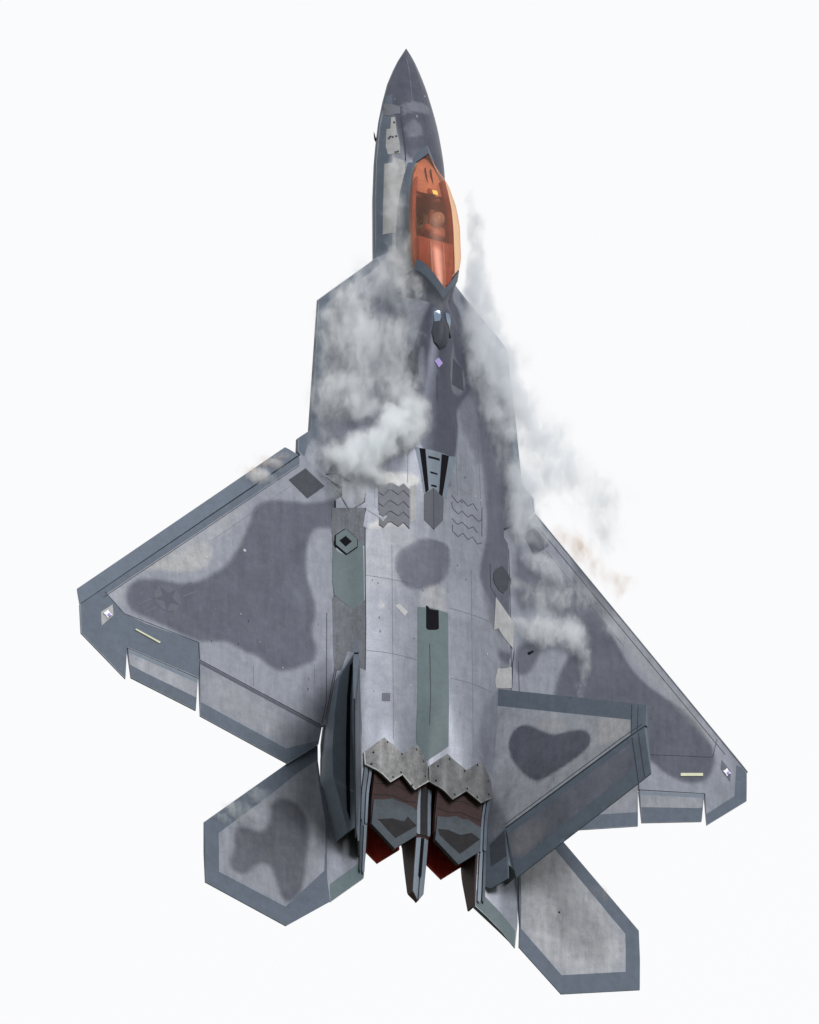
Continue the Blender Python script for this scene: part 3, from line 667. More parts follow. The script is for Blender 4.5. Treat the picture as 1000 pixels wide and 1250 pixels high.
# dorsal hump behind the canopy with its two glazed sides and the exhaust hole
hx, hy = .02, 2.02
def hump(x, y): return body_z(x, y) + .10 * np.maximum(0, 1 - ((x - .01) / .2) ** 2) * np.maximum(0, 1 - ((y - 1.98) / .34) ** 2)
solid('dorsal_fairing', [(.19, 2.0), (.16, 2.18), (.08, 2.3), (0, 2.32), (-.06, 2.3), (-.14, 2.18), (-.17, 2.0), (-.12, 1.8), (0, 1.68), (.13, 1.78)],
      hump, lambda x, y: body_z(x, y) - .02, [M_DARK], fuselage, step=.04)
panel('dorsal_window', TR['spine_glass_l'], lambda x, y: hump(x, y) + .006, M_BLUEGLASS, fuselage)
panel('dorsal_window', TR['spine_glass_r'], lambda x, y: hump(x, y) + .006, M_BLUEGLASS, fuselage)
fp('exhaust_opening', 'spine_exhaust', M_BLACK, lift=.012)
# air data probe on the left chine
pr = TR['probe']
tube('air_data_probe', [(-.60, pr[0][1], -.03), (pr[0][0] - .02, pr[0][1] + .04, -.03), (pr[1][0], pr[1][1], -.02), (pr[2][0], pr[2][1], -.02)], [.028, .024, .018, .006], M_BLACK, fuselage)
# fairing strips beside the nozzles
for s in (-1, 1):
    for (xa, xb, y0, y1, mt) in ((1.14, 1.185, -6.72, -7.78, M_BANDL), (1.21, 1.27, -6.72, -7.74, M_BAND), (1.145, 1.20, -7.84, -8.72, M_BANDL), (1.225, 1.27, -7.80, -8.72, M_NOZZLE)):
        pl = [(xa, y0), (xb, y0), (xb, y1), ((xa + xb) / 2, y1 - .05), (xa, y1)]
        if s < 0: pl = mirror(pl)
        solid('boom_rail', pl, lambda x, y: body_z(x, y) + .05, lambda x, y: body_z(x, y) - .05, [mt], fuselage, step=.1)

# ---------------------------------------------------------------- canopy and cockpit
CS = np.array([0, .08, .2, .35, .52, .75, 1.0])
def canopy_pt(s, th):
    """s: 0 front .. 1 aft; th: -1..1 over the arch"""
    hw = np.interp(s, CS, [.215, .29, .365, .425, .468, .472, .42]); sill = np.interp(s, CS, [.20, .27, .335, .38, .40, .40, .36])
    top = np.interp(s, CS, [.745, .90, 1.08, 1.215, 1.29, 1.30, 1.235]); zs = np.interp(s, CS, [.60, .62, .66, .70, .72, .74, .80])
    a = th * 1.0
    ang = a * math.radians(112)
    zm = zs + (top - zs) * .42
    if abs(ang) <= math.pi / 2: x = hw * math.sin(ang); z = zm + (top - zm) * math.cos(ang)
    else:
        k = (abs(ang) - math.pi / 2) / math.radians(22); x = math.copysign(hw + (sill - hw) * k ** 1.3, ang); z = zm - (zm - zs) * k
    tri = max(0, 1 - s / .16)
    if tri > 0: z = z * (1 - tri) + tri * (zs + (top - zs) * max(0, 1 - abs(x) / max(hw, .01)))
    yb = 5.885 + (2.80 - 5.885) * s
    kk = -.9 * max(0, 1 - s * 2.2) + 1.5 * max(0, (s - .6) / .4) ** 2
    return (x, yb + kk * abs(x), z)
S = [i / 44 for i in range(45)]; TH = [-1 + 2 * j / 40 for j in range(41)]
canopy = loft('canopy', [[canopy_pt(s, t) for t in TH] for s in S], M_GLASS, jet, closed=False, cap=False)
canopy.data.flip_normals()
def frame_strip(s0, s1, out, nm):
    rings = []
    for s, o in ((s0, 0), (s0, out), (s1, out), (s1, 0)):
        r = []
        for t in TH:
            p = Vector(canopy_pt(min(max(s, 0), 1), t)); e = s - min(max(s, 0), 1)
            c = Vector((0, p.y, .55)); dirv = (p - c).normalized()
            p = p + dirv * o
            p.y += -3.085 * e; p.z += (-.42 if s < 0 else -.35) * abs(e) * 3.085 * (.5 if s < 0 else 1)
            r.append(tuple(p))
        rings.append(r)
    return loft(nm, rings, M_BAND, canopy, closed=False, cap=False)
frame_strip(-.058, 0.004, .012, 'windshield_frame')
frame_strip(.996, 1.062, .014, 'canopy_frame')
rings = []
for e, k_ in ((.058, 0.0), (.07, .2), (.085, .42), (.10, .62), (.12, .82), (.145, 1.02)):
    r = []
    for t in TH:
        p = Vector(canopy_pt(1.0, t)); p.y -= 3.085 * e; p.z -= .35 * .06 * 3.085 * .6
        zb2 = float(body_z(p.x * (1 + .25 * k_), p.y)) + .004
        r.append((p.x * (1 + .25 * min(k_, 1)), p.y, p.z * (1 - min(k_, 1)) + zb2 * min(k_, 1)))
    rings.append(r)
loft('canopy_fairing', rings, M_MID, canopy, closed=False, cap=False)
for s in (-1, 1):
    rings = []
    for q in S:
        p = Vector(canopy_pt(q, s)); w = .11
        px2 = p.x + s * w
        zz = float(body_z(px2, p.y)) + .012
        rings.append([(p.x - s * .01, p.y, p.z + .02), (p.x + s * .035, p.y, p.z + .005), (px2, p.y, zz), (px2, p.y, zz - .05), (p.x - s * .01, p.y, p.z - .12)])
    loft('canopy_sill', rings, M_BAND, canopy, smooth_=False)
for s in (-1, 1):                                                     # inner rails along the canopy edge
    rings = []
    for q in S[5:]:
        p = Vector(canopy_pt(q, s)); x1 = p.x - s * .012
        rings.append([(x1, p.y, p.z - .3), (x1 - s * .05, p.y, p.z - .3), (x1 - s * .05, p.y, p.z + .12), (x1 - s * .012, p.y, p.z + (.08 if s < 0 else .23))])
    loft('canopy_rail', rings, M_DECK, canopy, smooth_=False)
# cockpit
def box(name, c, d, mat, parent, rx=0, bev=.02):
    bm = bmesh.new(); bmesh.ops.create_cube(bm, size=1)
    for v in bm.verts: v.co = Vector((v.co.x * d[0], v.co.y * d[1], v.co.z * d[2]))
    bmesh.ops.bevel(bm, geom=bm.edges[:], offset=bev, segments=2, affect='EDGES')
    mt = Matrix.Translation(c) @ Matrix.Rotation(rx, 4, 'X'); bmesh.ops.transform(bm, matrix=mt, verts=bm.verts)
    me = bpy.data.meshes.new(name); bm.to_mesh(me); bm.free(); me.materials.append(mat)
    return finish(bpy.data.objects.new(name, me), parent)
def coam(x, y): return .635 + .20 * smooth((5.75 - y) / .7) * np.maximum(0, 1 - (x / .36) ** 2)
solid('glare_shield', [(-.05, 5.82), (-.17, 5.66), (-.27, 5.4), (-.31, 5.08), (-.12, 4.98), (.12, 4.98), (.31, 5.08), (.27, 5.4), (.17, 5.66), (.05, 5.82)][::-1], coam, lambda x, y: .5 + 0 * x, [M_SHROUD], canopy, step=.05)
for x in (-.05, .06): box('shield_rib', (x, 5.34, .76), (.022, .5, .03), M_BLACK, canopy, rx=-.2, bev=.005)
solid('rear_deck', [(-.26, 3.1), (.26, 3.1), (.35, 3.4), (.36, 3.97), (-.36, 3.97), (-.35, 3.4)], lambda x, y: .96 + 0 * x, lambda x, y: .7 + 0 * x, [M_DECK], canopy, step=.1)
box('instrument_panel', (0, 4.98, .52), (.5, .06, .42), M_COCKPIT, canopy)
for s in (-1, 1): box('side_console', (s * .22, 4.45, .42), (.14, .9, .18), M_COCKPIT, canopy)
box('head_up_display', (.0, 4.95, .97), (.10, .12, .015), M_HUD, canopy, rx=-.35, bev=.004)
box('hud_frame', (0, 5.02, .83), (.16, .14, .08), M_COCKPIT, canopy)
box('canopy_bow', (-.16, 4.98, .82), (.22, .015, .02), M_DECK, canopy, bev=.005)
seat = box('ejection_seat', (0, 4.12, .55), (.40, .16, .85), M_COCKPIT, canopy, rx=-.22)
box('headrest', (0, 4.06, 1.02), (.24, .14, .16), M_COCKPIT, seat)
box('seat_pan', (0, 4.38, .2), (.40, .5, .12), M_COCKPIT, seat)
for s in (-1, 1): tube('deck_rail', [(s * .13, 3.9, 1.0), (s * .13, 3.3, 1.04), (s * .10, 2.95, 1.08)], [.010] * 3, M_SHROUD, canopy)
box('deck_unit', (.0, 3.5, .975), (.14, .5, .03), M_DECK, canopy)

# pilot: one continuous body, helmet as a child
def skin_body(name, nodes, edges, mat, parent):
    me = bpy.data.meshes.new(name); me.from_pydata([n_[0] for n_ in nodes], edges, [])
    o = bpy.data.objects.new(name, me); COL.objects.link(o)
    me.materials.append(mat)
    sk = o.modifiers.new('skin', 'SKIN'); sk.use_smooth_shade = True
    for i, n_ in enumerate(nodes):
        me.skin_vertices[0].data[i].radius = (n_[1], n_[1] * .85)
    me.skin_vertices[0].data[0].use_root = True
    ss = o.modifiers.new('sub', 'SUBSURF'); ss.levels = ss.render_levels = 1
    dg = bpy.context.evaluated_depsgraph_get(); me2 = bpy.data.meshes.new_from_object(o.evaluated_get(dg))
    o.modifiers.clear(); o.data = me2; o.parent = parent
    return o
pn = [((0, 4.31, .34), .15), ((0, 4.27, .55), .16), ((0, 4.25, .75), .17), ((0, 4.29, .88), .07), ((0, 4.33, .97), .07),
      ((-.18, 4.27, .76), .075), ((-.27, 4.3, .56), .05), ((-.24, 4.55, .54), .038), ((-.23, 4.64, .55), .035),
      ((.18, 4.27, .76), .075), ((.27, 4.3, .56), .05), ((.24, 4.55, .54), .038), ((.23, 4.64, .55), .035),
      ((-.11, 4.45, .36), .085), ((-.13, 4.78, .40), .065), ((-.12, 4.98, .12), .05), ((.11, 4.45, .36), .085), ((.13, 4.78, .40), .065), ((.12, 4.98, .12), .05)]
pe = [(0, 1), (1, 2), (2, 3), (3, 4), (2, 5), (5, 6), (6, 7), (7, 8), (2, 9), (9, 10), (10, 11), (11, 12), (0, 13), (13, 14), (14, 15), (0, 16), (16, 17), (17, 18)]
pilot = skin_body('person', pn, pe, M_SUIT, None)
pilot.matrix_world = JET_MAT
pilot['label'] = 'pilot in helmet and dark flight suit sitting under the orange canopy'
pilot['category'] = 'person'
def ball(name, c, r, mat, parent, zmin=-1.0, sy=1.12):
    rings = []
    for i in range(1, 12):
        a = math.pi * i / 12; z = math.cos(a)
        if z < zmin: break
        rings.append([(c[0] + r * math.sin(a) * math.cos(b_), c[1] + r * sy * math.sin(a) * math.sin(b_), c[2] + r * z) for b_ in [2 * math.pi * j / 16 for j in range(16)]])
    return loft(name, rings, mat, parent)
hel = ball('helmet', (0, 4.36, 1.05), .125, M_HELMET, pilot)
ball('visor', (0, 4.425, 1.045), .10, M_BLACK, pilot, sy=.95)
for s in (-1, 1): ball('glove', (s * .23, 4.68, .55), .045, M_SUIT, pilot)

# ---------------------------------------------------------------- wings
WINGS = []
H0, H1 = np.array([2.41, -.66]), np.array([6.775, -4.72])
hd = (H1 - H0) / np.linalg.norm(H1 - H0); hn = np.array([-hd[1], hd[0]])      # hn points forward-outward
wing_r = [(2.40, -.675), (6.775, -4.72), (6.76, -5.29), (5.90, -6.02), (5.87, -5.385), (4.475, -5.685), (4.457, -5.305), (2.04, -6.085), (1.985, -6.06), (1.775, -4.9), (1.755, -3.84), (1.785, -3.75), (1.765, -1.48), (1.665, -1.40), (1.665, -1.215), (1.775, -1.135), (2.26, -.785)]
le_band = [tuple(H0 + hd * .02), tuple(H1 - hd * .03), tuple(H1 - hd * .35 - hn * .11), tuple(H0 + hd * .15 - hn * .14)]
for s, nm in ((-1, 'left'), (1, 'right')):
    fl = (lambda p: p) if s > 0 else mirror
    if s < 0:
        regs = [(fl(le_band), 1), (TR['left_tipband'][:9] + [(-5.86, -5.40), (-5.90, -6.0), (-6.75, -5.28)], 1)]
        tip = [(-6.765, -4.72), (-6.47, -4.44), (-6.30, -4.345), (-5.91, -4.72), (-5.5, -4.83), (-4.465, -4.965), (-4.465, -5.67), (-5.86, -5.375), (-5.895, -6.005), (-6.75, -5.285)]
        regs = [(fl(le_band), 1), (tip, 1)]
        sf = [(TR['camo_left_wing'], .06, .86), ([(-2.2, -4.9), (-1.8, -4.6), (-1.8, -6.0), (-2.6, -5.8)], .15, .4)]  # second patch: left fin's shadow painted on the wing root
        pr_ = [(TR['beige_left2'], .06, .30), (TR['beige_left'], .05, .75)]
    else:
        rb = [(6.765, -4.73), (6.755, -5.285), (5.905, -6.005), (5.885, -5.80), (6.50, -5.26), (6.55, -4.62), (6.66, -4.63)]
        regs = [(rb, 1)]
        sf = [(TR['camo_right_wing'], .05, .84), (TR['camo_right_root'], .1, .7), (TR['camo_right_root2'], .05, .75)]
        pr_ = [([(3.2, -1.4), (6.3, -4.35), (6.1, -4.4), (5.2, -3.75), (4.6, -3.3), (3.2, -1.9)], .08, .25)]
    wing = solid('wing', fl(wing_r), wing_top, wing_bottom, [M_PAINT, M_BAND], jet, step=.05, regions=regs, soft=sf, primer=pr_,
                 label='%s wing' % nm)
    WINGS.append(wing)
    wp = lambda name, key, mat, **kw: panel(name, key, wing_top, mat, wing, **kw)
    # drooped leading edge flap
    C_, DR = .31, math.radians(27 if s < 0 else 41)
    a0, a1 = H0 + hd * (.03 if s < 0 else -.02), H1 - hd * .0
    ends = [a0 - hn * .012, a1 - hn * .012, a1 + hn * C_ - hd * .30 * .93, a0 + hn * C_ - hd * .02]
    sl = [tuple(q) for q in ends]
    hz = .13
    def slat_half(x, y):
        t = ((np.abs(x) - H0[0]) * hn[0] + (y - H0[1]) * hn[1]) / C_
        return .008 + .038 * np.sqrt(np.clip(1 - t, 0, 1))
    ax = Vector((hd[0] * s, hd[1], -.045 * hd[0])).normalized(); o_ = Vector((H0[0] * s, H0[1], float(wing_mid(H0[0], H0[1]))))
    rot = Matrix.Translation(o_) @ Matrix.Rotation(-DR * s, 4, ax) @ Matrix.Translation(-o_)
    slat = solid('leading_edge_flap', fl(sl), lambda x, y: wing_mid(x, y) + slat_half(x, y), lambda x, y: wing_mid(x, y) - slat_half(x, y),
          [M_SLAT if s < 0 else M_PAINT], wing, step=.08, xf=rot)
    # trailing edge surfaces with their coated edges
    ail = [(5.852, -5.40), (5.79, -5.97), (4.525, -6.34), (4.485, -5.70)]
    aban = [(5.845, -5.705), (5.795, -5.962), (4.53, -6.33), (4.515, -6.08), (5.3, -5.87), (5.62, -5.78)] if s < 0 else [(5.83, -5.67), (5.795, -5.962), (4.53, -6.33), (4.512, -6.03), (5.72, -5.72)]
    solid('aileron', fl(ail), wing_top, wing_bottom, [M_PAINT, M_BAND, M_BANDL], wing, step=.06, regions=[(fl(aban), 1), (fl([(5.848, -5.41), (5.84, -5.48), (4.49, -5.79), (4.488, -5.71)]), 2)],
          soft=[(fl([(6, -5), (6, -7), (4, -7), (4, -5)]), .05, .12)], primer=[(fl(ail), .1, .25)])
    flp = [(4.445, -5.325), (4.44, -6.43), (2.73, -7.0), (2.125, -6.48), (2.055, -6.10)]
    fban = [(4.435, -6.15), (4.433, -6.42), (2.735, -6.985), (2.14, -6.475), (2.12, -6.40), (2.76, -6.70)]
    solid('flaperon', fl(flp), wing_top, wing_bottom, [M_PAINT, M_BAND, M_MID], wing, step=.06,
          regions=[(fl(fban), 1), (fl([(4.44, -5.335), (4.44, -5.40), (2.075, -6.165), (2.06, -6.105)]), 2)],
          soft=[(fl([(5, -5), (5, -7), (1.9, -7.2), (1.9, -5)]), .05, .18)], primer=[(fl([(4.4, -5.4), (4.4, -6.2), (3.0, -6.6), (2.6, -6.1)]), .15, .22)])
    if s < 0:
        wp('access_panel', TR['left_diamond'], M_DARK, lift=.006, label='dark square panel at the wing root')
        wp('navigation_light_plate', TR['left_nav'], M_PRIMER, lift=.006)
        c = np.mean(TR['left_nav'], 0); nav_at = (c[0] + .0, c[1])
        wp('formation_light_strip', TR['left_strip'], M_STRIP, lift=.018, thick=.03)
        # low contrast national insignia: disc, star and bars
        cx, cy_ = TR['left_roundel_c'][0]
        bar = Vector((-.84, -.54)).normalized(); per = Vector((bar.y, -bar.x))
        R0 = .26
        disc = [(cx + R0 * math.cos(a), cy_ + R0 * math.sin(a)) for a in [2 * math.pi * i / 28 for i in range(28)]]
        star = []
        for i in range(10):
            r = R0 if i % 2 == 0 else R0 * .385
            a = math.pi * i / 5; q = per * math.cos(a) * r + bar * math.sin(a) * r; star.append((cx + q.x, cy_ + q.y))
        wp('insignia_disc', disc, M_MARK, lift=.003, thick=.008)
        wp('insignia_star', star[::-1], M_STAR, lift=.005, thick=.008)
        for sg in (-1, 1):
            for off in (-.105, .075):
                q = [(sg * .31, off), (sg * .62, off), (sg * .62, off + .035), (sg * .31, off + .035)]
                q = [(cx + bar.x * u + per.x * v, cy_ + bar.y * u + per.y * v) for u, v in q]
                if np.cross(np.array(q[1]) - q[0], np.array(q[2]) - q[0]) < 0: q = q[::-1]
                wp('insignia_bar', q, M_MARK, lift=.003, thick=.008)
        for q in ((-4.3, -3.2), (-3.55, -2.9)):
            wp('fastener', [(q[0] + .03 * math.cos(a), q[1] + .03 * math.sin(a)) for a in [i * math.pi / 4 for i in range(8)]], M_SEAML, lift=.006)
    else:
        wp('access_panel', TR['right_vent'], M_MID, lift=.006, label='grey square panel at the wing root')
        wp('navigation_light_plate', TR['right_nav'], M_MARK, lift=.006)
        nav_at = TR['right_nav_c'][0]
        wp('formation_light_strip', TR['right_strip'], M_STRIP, lift=.018, thick=.03)
        wp('fastener', TR['right_fastener'], M_BLACK, lift=.02, thick=.03)
    nv = [(nav_at[0] + r * math.cos(a), nav_at[1] + r * math.sin(a)) for r, a in [((.085, .05)[i % 2], i * math.pi / 4) for i in range(8)]]
    wp('navigation_light', nv, M_LENSW, lift=.03, thick=.03)
    wp('navigation_light_core', [(nav_at[0] + .03 * math.cos(a) + .02, nav_at[1] + .03 * math.sin(a) - .02) for a in [i * math.pi / 4 for i in range(8)]], M_LENS, lift=.045, thick=.03)
    ln = lambda pts, mt=M_SEAM, w=.016: seam('panel_seam', [(x * s, y) for x, y in pts], wing_top, mt, wing, w)
    ln([(1.79, -1.55), (1.80, -3.7), (1.785, -4.8), (1.99, -5.95)], M_SEAM, .014)
    ln([(1.95, -3.8), (1.97, -5.6), (2.06, -6.05)], M_SEAM, .012)
    ln([tuple(H0 + hd * .18 - hn * .16), tuple(H1 - hd * .5 - hn * .13)], M_SEAM, .012)
    for pts in ([(2.6, -1.35), (4.2, -2.85)], [(2.2, -4.9), (2.2, -5.95)], [(3.4, -5.2), (3.4, -5.6)]):
        ln(pts, M_FAINT, .007)
    ln([(4.47, -4.97), (4.455, -5.30)], M_SEAM, .02)
    ln([(6.15, -4.2), (6.05, -4.6), (4.46, -4.98)] if s > 0 else [(-s * 6.29, -4.36), (5.92, -4.72), (4.47, -4.97)], M_SEAM, .01)

# small stencils and fasteners scattered over the skin
rs = np.random.RandomState(11)
def speckle(par, zf, pts, s=1):
    for (x, y) in pts:
        a, b_ = rs.uniform(.006, .010), rs.uniform(.007, .026); mt = [M_SEAM, M_FAINT, M_SEAML, M_MARK][rs.randint(4)]
        panel('stencil_mark', [(x - a, y - b_), (x + a, y - b_), (x + a, y + b_), (x - a, y + b_)], zf, mt, par, lift=.005, step=.2)
speckle(fuselage, body_z, [(rs.uniform(-1.2, 1.2), rs.uniform(-6, 0)) for _ in range(26)] + [(rs.uniform(-.4, .4), rs.uniform(6.4, 7.4)) for _ in range(6)])
speckle(WINGS[0], wing_top, [(-x, -4.0 - rs.uniform(0, .9) * (1 if x > 3.4 else 1.6)) for x in rs.uniform(2.0, 4.3, 14)])
speckle(WINGS[1], wing_top, [(x, -3.9 - rs.uniform(0, 1.0)) for x in rs.uniform(2.2, 5.0, 14)])

# ---------------------------------------------------------------- stabilators
stab_r = [(2.075, -6.36), (4.40, -8.56), (4.39, -9.76), (2.78, -10.24), (1.935, -9.50), (1.965, -9.08), (1.945, -8.6), (1.935, -8.05), (2.03, -7.35), (2.085, -6.75)]
def stab_half(x, y):
    x = np.abs(x); le = np.interp(x, [1.9, 2.075, 4.4], [-6.2, -6.36, -8.56]); te = np.interp(x, [1.9, 2.78, 4.4], [-9.45, -10.24, -9.76]); t = np.clip((le - y) / (le - te), 0, 1)
    return .010 + .085 * np.interp(x, [2, 4.4], [1, .45]) * np.minimum(t, 1 - t) * 1.3
stab_top = lambda x, y: .01 + stab_half(x, y)
for s in (-1, 1):
    fl = (lambda p: p) if s > 0 else mirror
    key = 'l' if s < 0 else 'r'
    reg_in = [(x, y) for x, y in TR['stab_%s_inner' % key]]
    if s < 0: reg_in = [(-4.12, -8.72)] + [(-3.0, -7.62), (-2.5, -7.10), (-2.12, -6.75), (-2.065, -7.35), (-1.975, -8.05), (-1.985, -8.6), (-2.0, -8.95), (-2.79, -9.86), (-4.12, -9.49)]
    else: reg_in = [(1.98, -9.12), (2.79, -9.86), (4.10, -9.47), (4.11, -8.70), (2.62, -7.25), (2.15, -6.82), (2.075, -7.35), (1.98, -8.05), (1.99, -8.6)]
    pl_ = stab_r if s > 0 else [(1.878, -9.525) if q == (1.935, -9.50) else (1.942, -9.06) if q == (1.965, -9.08) else q for q in stab_r]
    st = solid('stabilator', fl(pl_), stab_top, lambda x, y: .01 - stab_half(x, y), [M_BAND, M_PAINT if s < 0 else M_PAINT_LIFT], jet, step=.05, regions=[(reg_in, 1)],
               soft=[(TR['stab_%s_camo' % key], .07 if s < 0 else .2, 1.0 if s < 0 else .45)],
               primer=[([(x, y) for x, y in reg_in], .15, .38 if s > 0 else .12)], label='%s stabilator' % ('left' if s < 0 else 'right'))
    if s > 0:
        panel('fastener', [(2.75 + .02 * math.cos(i), -8.62 + .02 * math.sin(i)) for i in range(6)], stab_top, M_BLACK, st)

# ---------------------------------------------------------------- canted fins with rudders
CANT = math.radians(29.0)
fin_out = [(.02, -4.55), (3.09, -5.815), (3.075, -6.235), (.135, -7.42), (.15, -8.42), (-.21, -8.52), (-.33, -8.45), (-.33, -4.75)]
rud_out = [(.145, -7.435), (3.055, -6.262), (3.12, -7.19), (.285, -8.435)]
def fin_half(h, y):
    le = -4.55 - (h - .02) * .412; te = np.interp(h, [-.3, .28, 3.12], [-8.55, -8.44, -7.19]); t = np.clip((le - y) / np.maximum(le - te, .2), 0, 1)
    return .012 + np.interp(h, [0, 3.1], [.105, .045]) * np.minimum(t * 1.6, (1 - t) * 1.2).clip(0, 1) * 1.25
for s in (-1, 1):
    base = Vector((1.445 * s, 0, .305)); u = Vector((math.sin(CANT) * s, 0, math.cos(CANT))); nrm = Vector((-math.cos(CANT) * s, 0, math.sin(CANT)))
    FX = Matrix(((u.x, 0, nrm.x, base.x), (0, 1, 0, 0), (u.z, 0, nrm.z, base.z), (0, 0, 0, 1)))     # local z = inner face
    inner = [(-.06, -4.87), (2.77, -6.03), (2.775, -6.34), (.14, -7.41), (.10, -7.44), (-.22, -7.62), (-.20, -6.4)]
    fin = solid('tail_fin', fin_out, fin_half, lambda h, y: -fin_half(h, y), [M_BAND, M_PAINT_LIFT, M_DARK], jet, step=.05, xf=FX,
                regions=[(inner, 1), ([(-.20, -7.66), (.12, -7.46), (.14, -7.98), (-.2, -8.1)], 2)],  # dark foot: shade of the fin and body corner painted in
                soft=[(TR['fin_heart'], .035, 1.15), ([(.1, -6.9), (-.3, -6.6), (-.3, -7.9), (.3, -7.6)], .15, .7)], primer=[(TR['fin_light'], .06, .55), (TR['fin_light2'], .06, .35)],  # soft patch low on the fin paints that corner shade further forward
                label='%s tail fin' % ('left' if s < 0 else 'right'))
    dfl = math.radians(3.0)
    a0, a1 = Vector((.14, -7.44, 0)), Vector((3.065, -6.255, 0))
    RX = FX @ Matrix.Translation(a0) @ Matrix.Rotation(dfl, 4, (a1 - a0).normalized()) @ Matrix.Translation(-a0)
    rud = solid('rudder', rud_out, fin_half, lambda h, y: -fin_half(h, y), [M_BAND, M_PAINT], fin, step=.06, xf=RX,
          regions=[([(.19, -7.56), (2.76, -6.50), (2.81, -6.95), (2.55, -7.10), (.62, -8.00), (.40, -8.10), (.24, -8.02)], 1)],
          soft=[([(-1, -5), (4, -5), (4, -9), (-1, -9)], .1, .62)], primer=[([(.2, -7.5), (.9, -7.4), (.9, -7.9), (.2, -8.1)], .15, .25)])
    fr_ = [(-x, y) for x, y in TR['fin_root_l']] if s > 0 else TR['fin_root_l']
    ff = solid('fin_root_fairing', fr_, lambda x, y: .36 + .10 * (np.abs(x) - 1.45) - .02 * (y + 6), lambda x, y: body_z(x, y) - .05, [M_BANDL], fin, step=.06)
    gp = TR['fin_gap_l'] if s < 0 else mirror(TR['fin_gap_l'])
    panel('fairing_gap', gp, lambda x, y: .36 + .10 * (np.abs(x) - 1.45) - .02 * (y + 6), M_BLACK, fin, lift=.01)
    zf = lambda x, y: fin_half(np.asarray(x), np.asarray(y))
    def fseam(pts, par, xf_, w=.016):
        o = seam('panel_seam', pts, zf, M_SEAM, par, w); o.data.transform(xf_)
    fseam([(2.79, -5.72), (2.78, -6.35)], fin, FX); fseam([(2.92, -5.77), (2.91, -6.29)], fin, FX, .012)
    fseam([(2.80, -6.40), (2.86, -7.28)], rud, RX); fseam([(2.93, -6.35), (2.99, -7.22)], rud, RX)
    fseam([(.14, -7.35), (3.0, -6.19)], fin, FX, .012)

# ---------------------------------------------------------------- exhaust: serrated plates, flaps, divider
def zserr(x, y): return np.maximum(body_z(x, y), np.interp(y, [-7.2, -6.9, -6.5, -6.2], [.39, .44, .47, .47]) - .17 * smooth((np.abs(np.abs(x) - .65) - .35) / .4) - .02)
for key in ('serr_l', 'serr_r'):
    pl = TR[key]
    plate = solid('serrated_plate', pl if np.cross(np.array(pl[1]) - pl[0], np.array(pl[2]) - pl[0]) > 0 else pl, lambda x, y: zserr(x, y) + .02, lambda x, y: zserr(x, y) - .035, [M_METAL if key == 'serr_l' else M_METALD], jet, step=.05)
    c0 = np.mean(pl, 0)
    for q in pl:
        q = np.array(q) * .82 + c0 * .18 + rs.uniform(-.03, .03, 2)
        panel('fastener', [(q[0] + .016 * math.cos(i * 1.05), q[1] + .022 * math.sin(i * 1.05)) for i in range(6)], lambda x, y: zserr(x, y) + .02, M_BLACK, plate, lift=.003, step=.2)
    seam('plate_edge', pl[5:] + pl[:1], lambda x, y: zserr(x, y) + .018, M_SEAML if key == 'serr_l' else M_METAL, plate, .02, .004)
dv = solid('nozzle_divider', [(-.17, -6.6), (-.165, -7.3), (-.15, -7.71), (-.125, -7.79), (-.125, -8.3), (-.115, -8.80), (0, -8.97), (.115, -8.80), (.125, -8.3), (.125, -7.79), (.15, -7.71), (.165, -7.3), (.17, -6.6)],
      lambda x, y: np.interp(y, [-8.95, -7.8, -7.76, -7.1, -6.6], [-.17, .05, .09, .12, .2]) - .25 * np.maximum(np.abs(x) - .07, 0),
      lambda x, y: np.interp(y, [-8.95, -8.75, -7.8, -6.6], [-.24, -.36, -.50, -.55]) + .2 * np.abs(x), [M_BURNT], jet, step=.04)
dz = lambda x, y: np.interp(y, [-8.95, -7.8, -7.76, -7.1, -6.6], [-.17, .05, .09, .12, .2]) - .25 * np.maximum(np.abs(x) - .07, 0)
for s in (-1, 1):
    for pl in ([(.075, -6.85), (.15, -6.85), (.145, -7.70), (.12, -7.76), (.075, -7.76)], [(.035, -7.80), (.118, -7.82), (.118, -8.3), (.108, -8.79), (.012, -8.94), (.012, -8.55), (.035, -8.5)]):
        panel('divider_strip', pl if s > 0 else mirror(pl), dz, M_BANDL, dv, lift=.012, thick=.03)
panel('divider_groove', [(-.07, -6.85), (.07, -6.85), (.07, -7.76), (-.07, -7.76)], dz, M_NOZDARK, dv, lift=.004)
panel('divider_groove', [(-.03, -7.80), (.03, -7.80), (.03, -8.52), (0, -8.58), (-.03, -8.52)], dz, M_BLACK, dv, lift=.004)
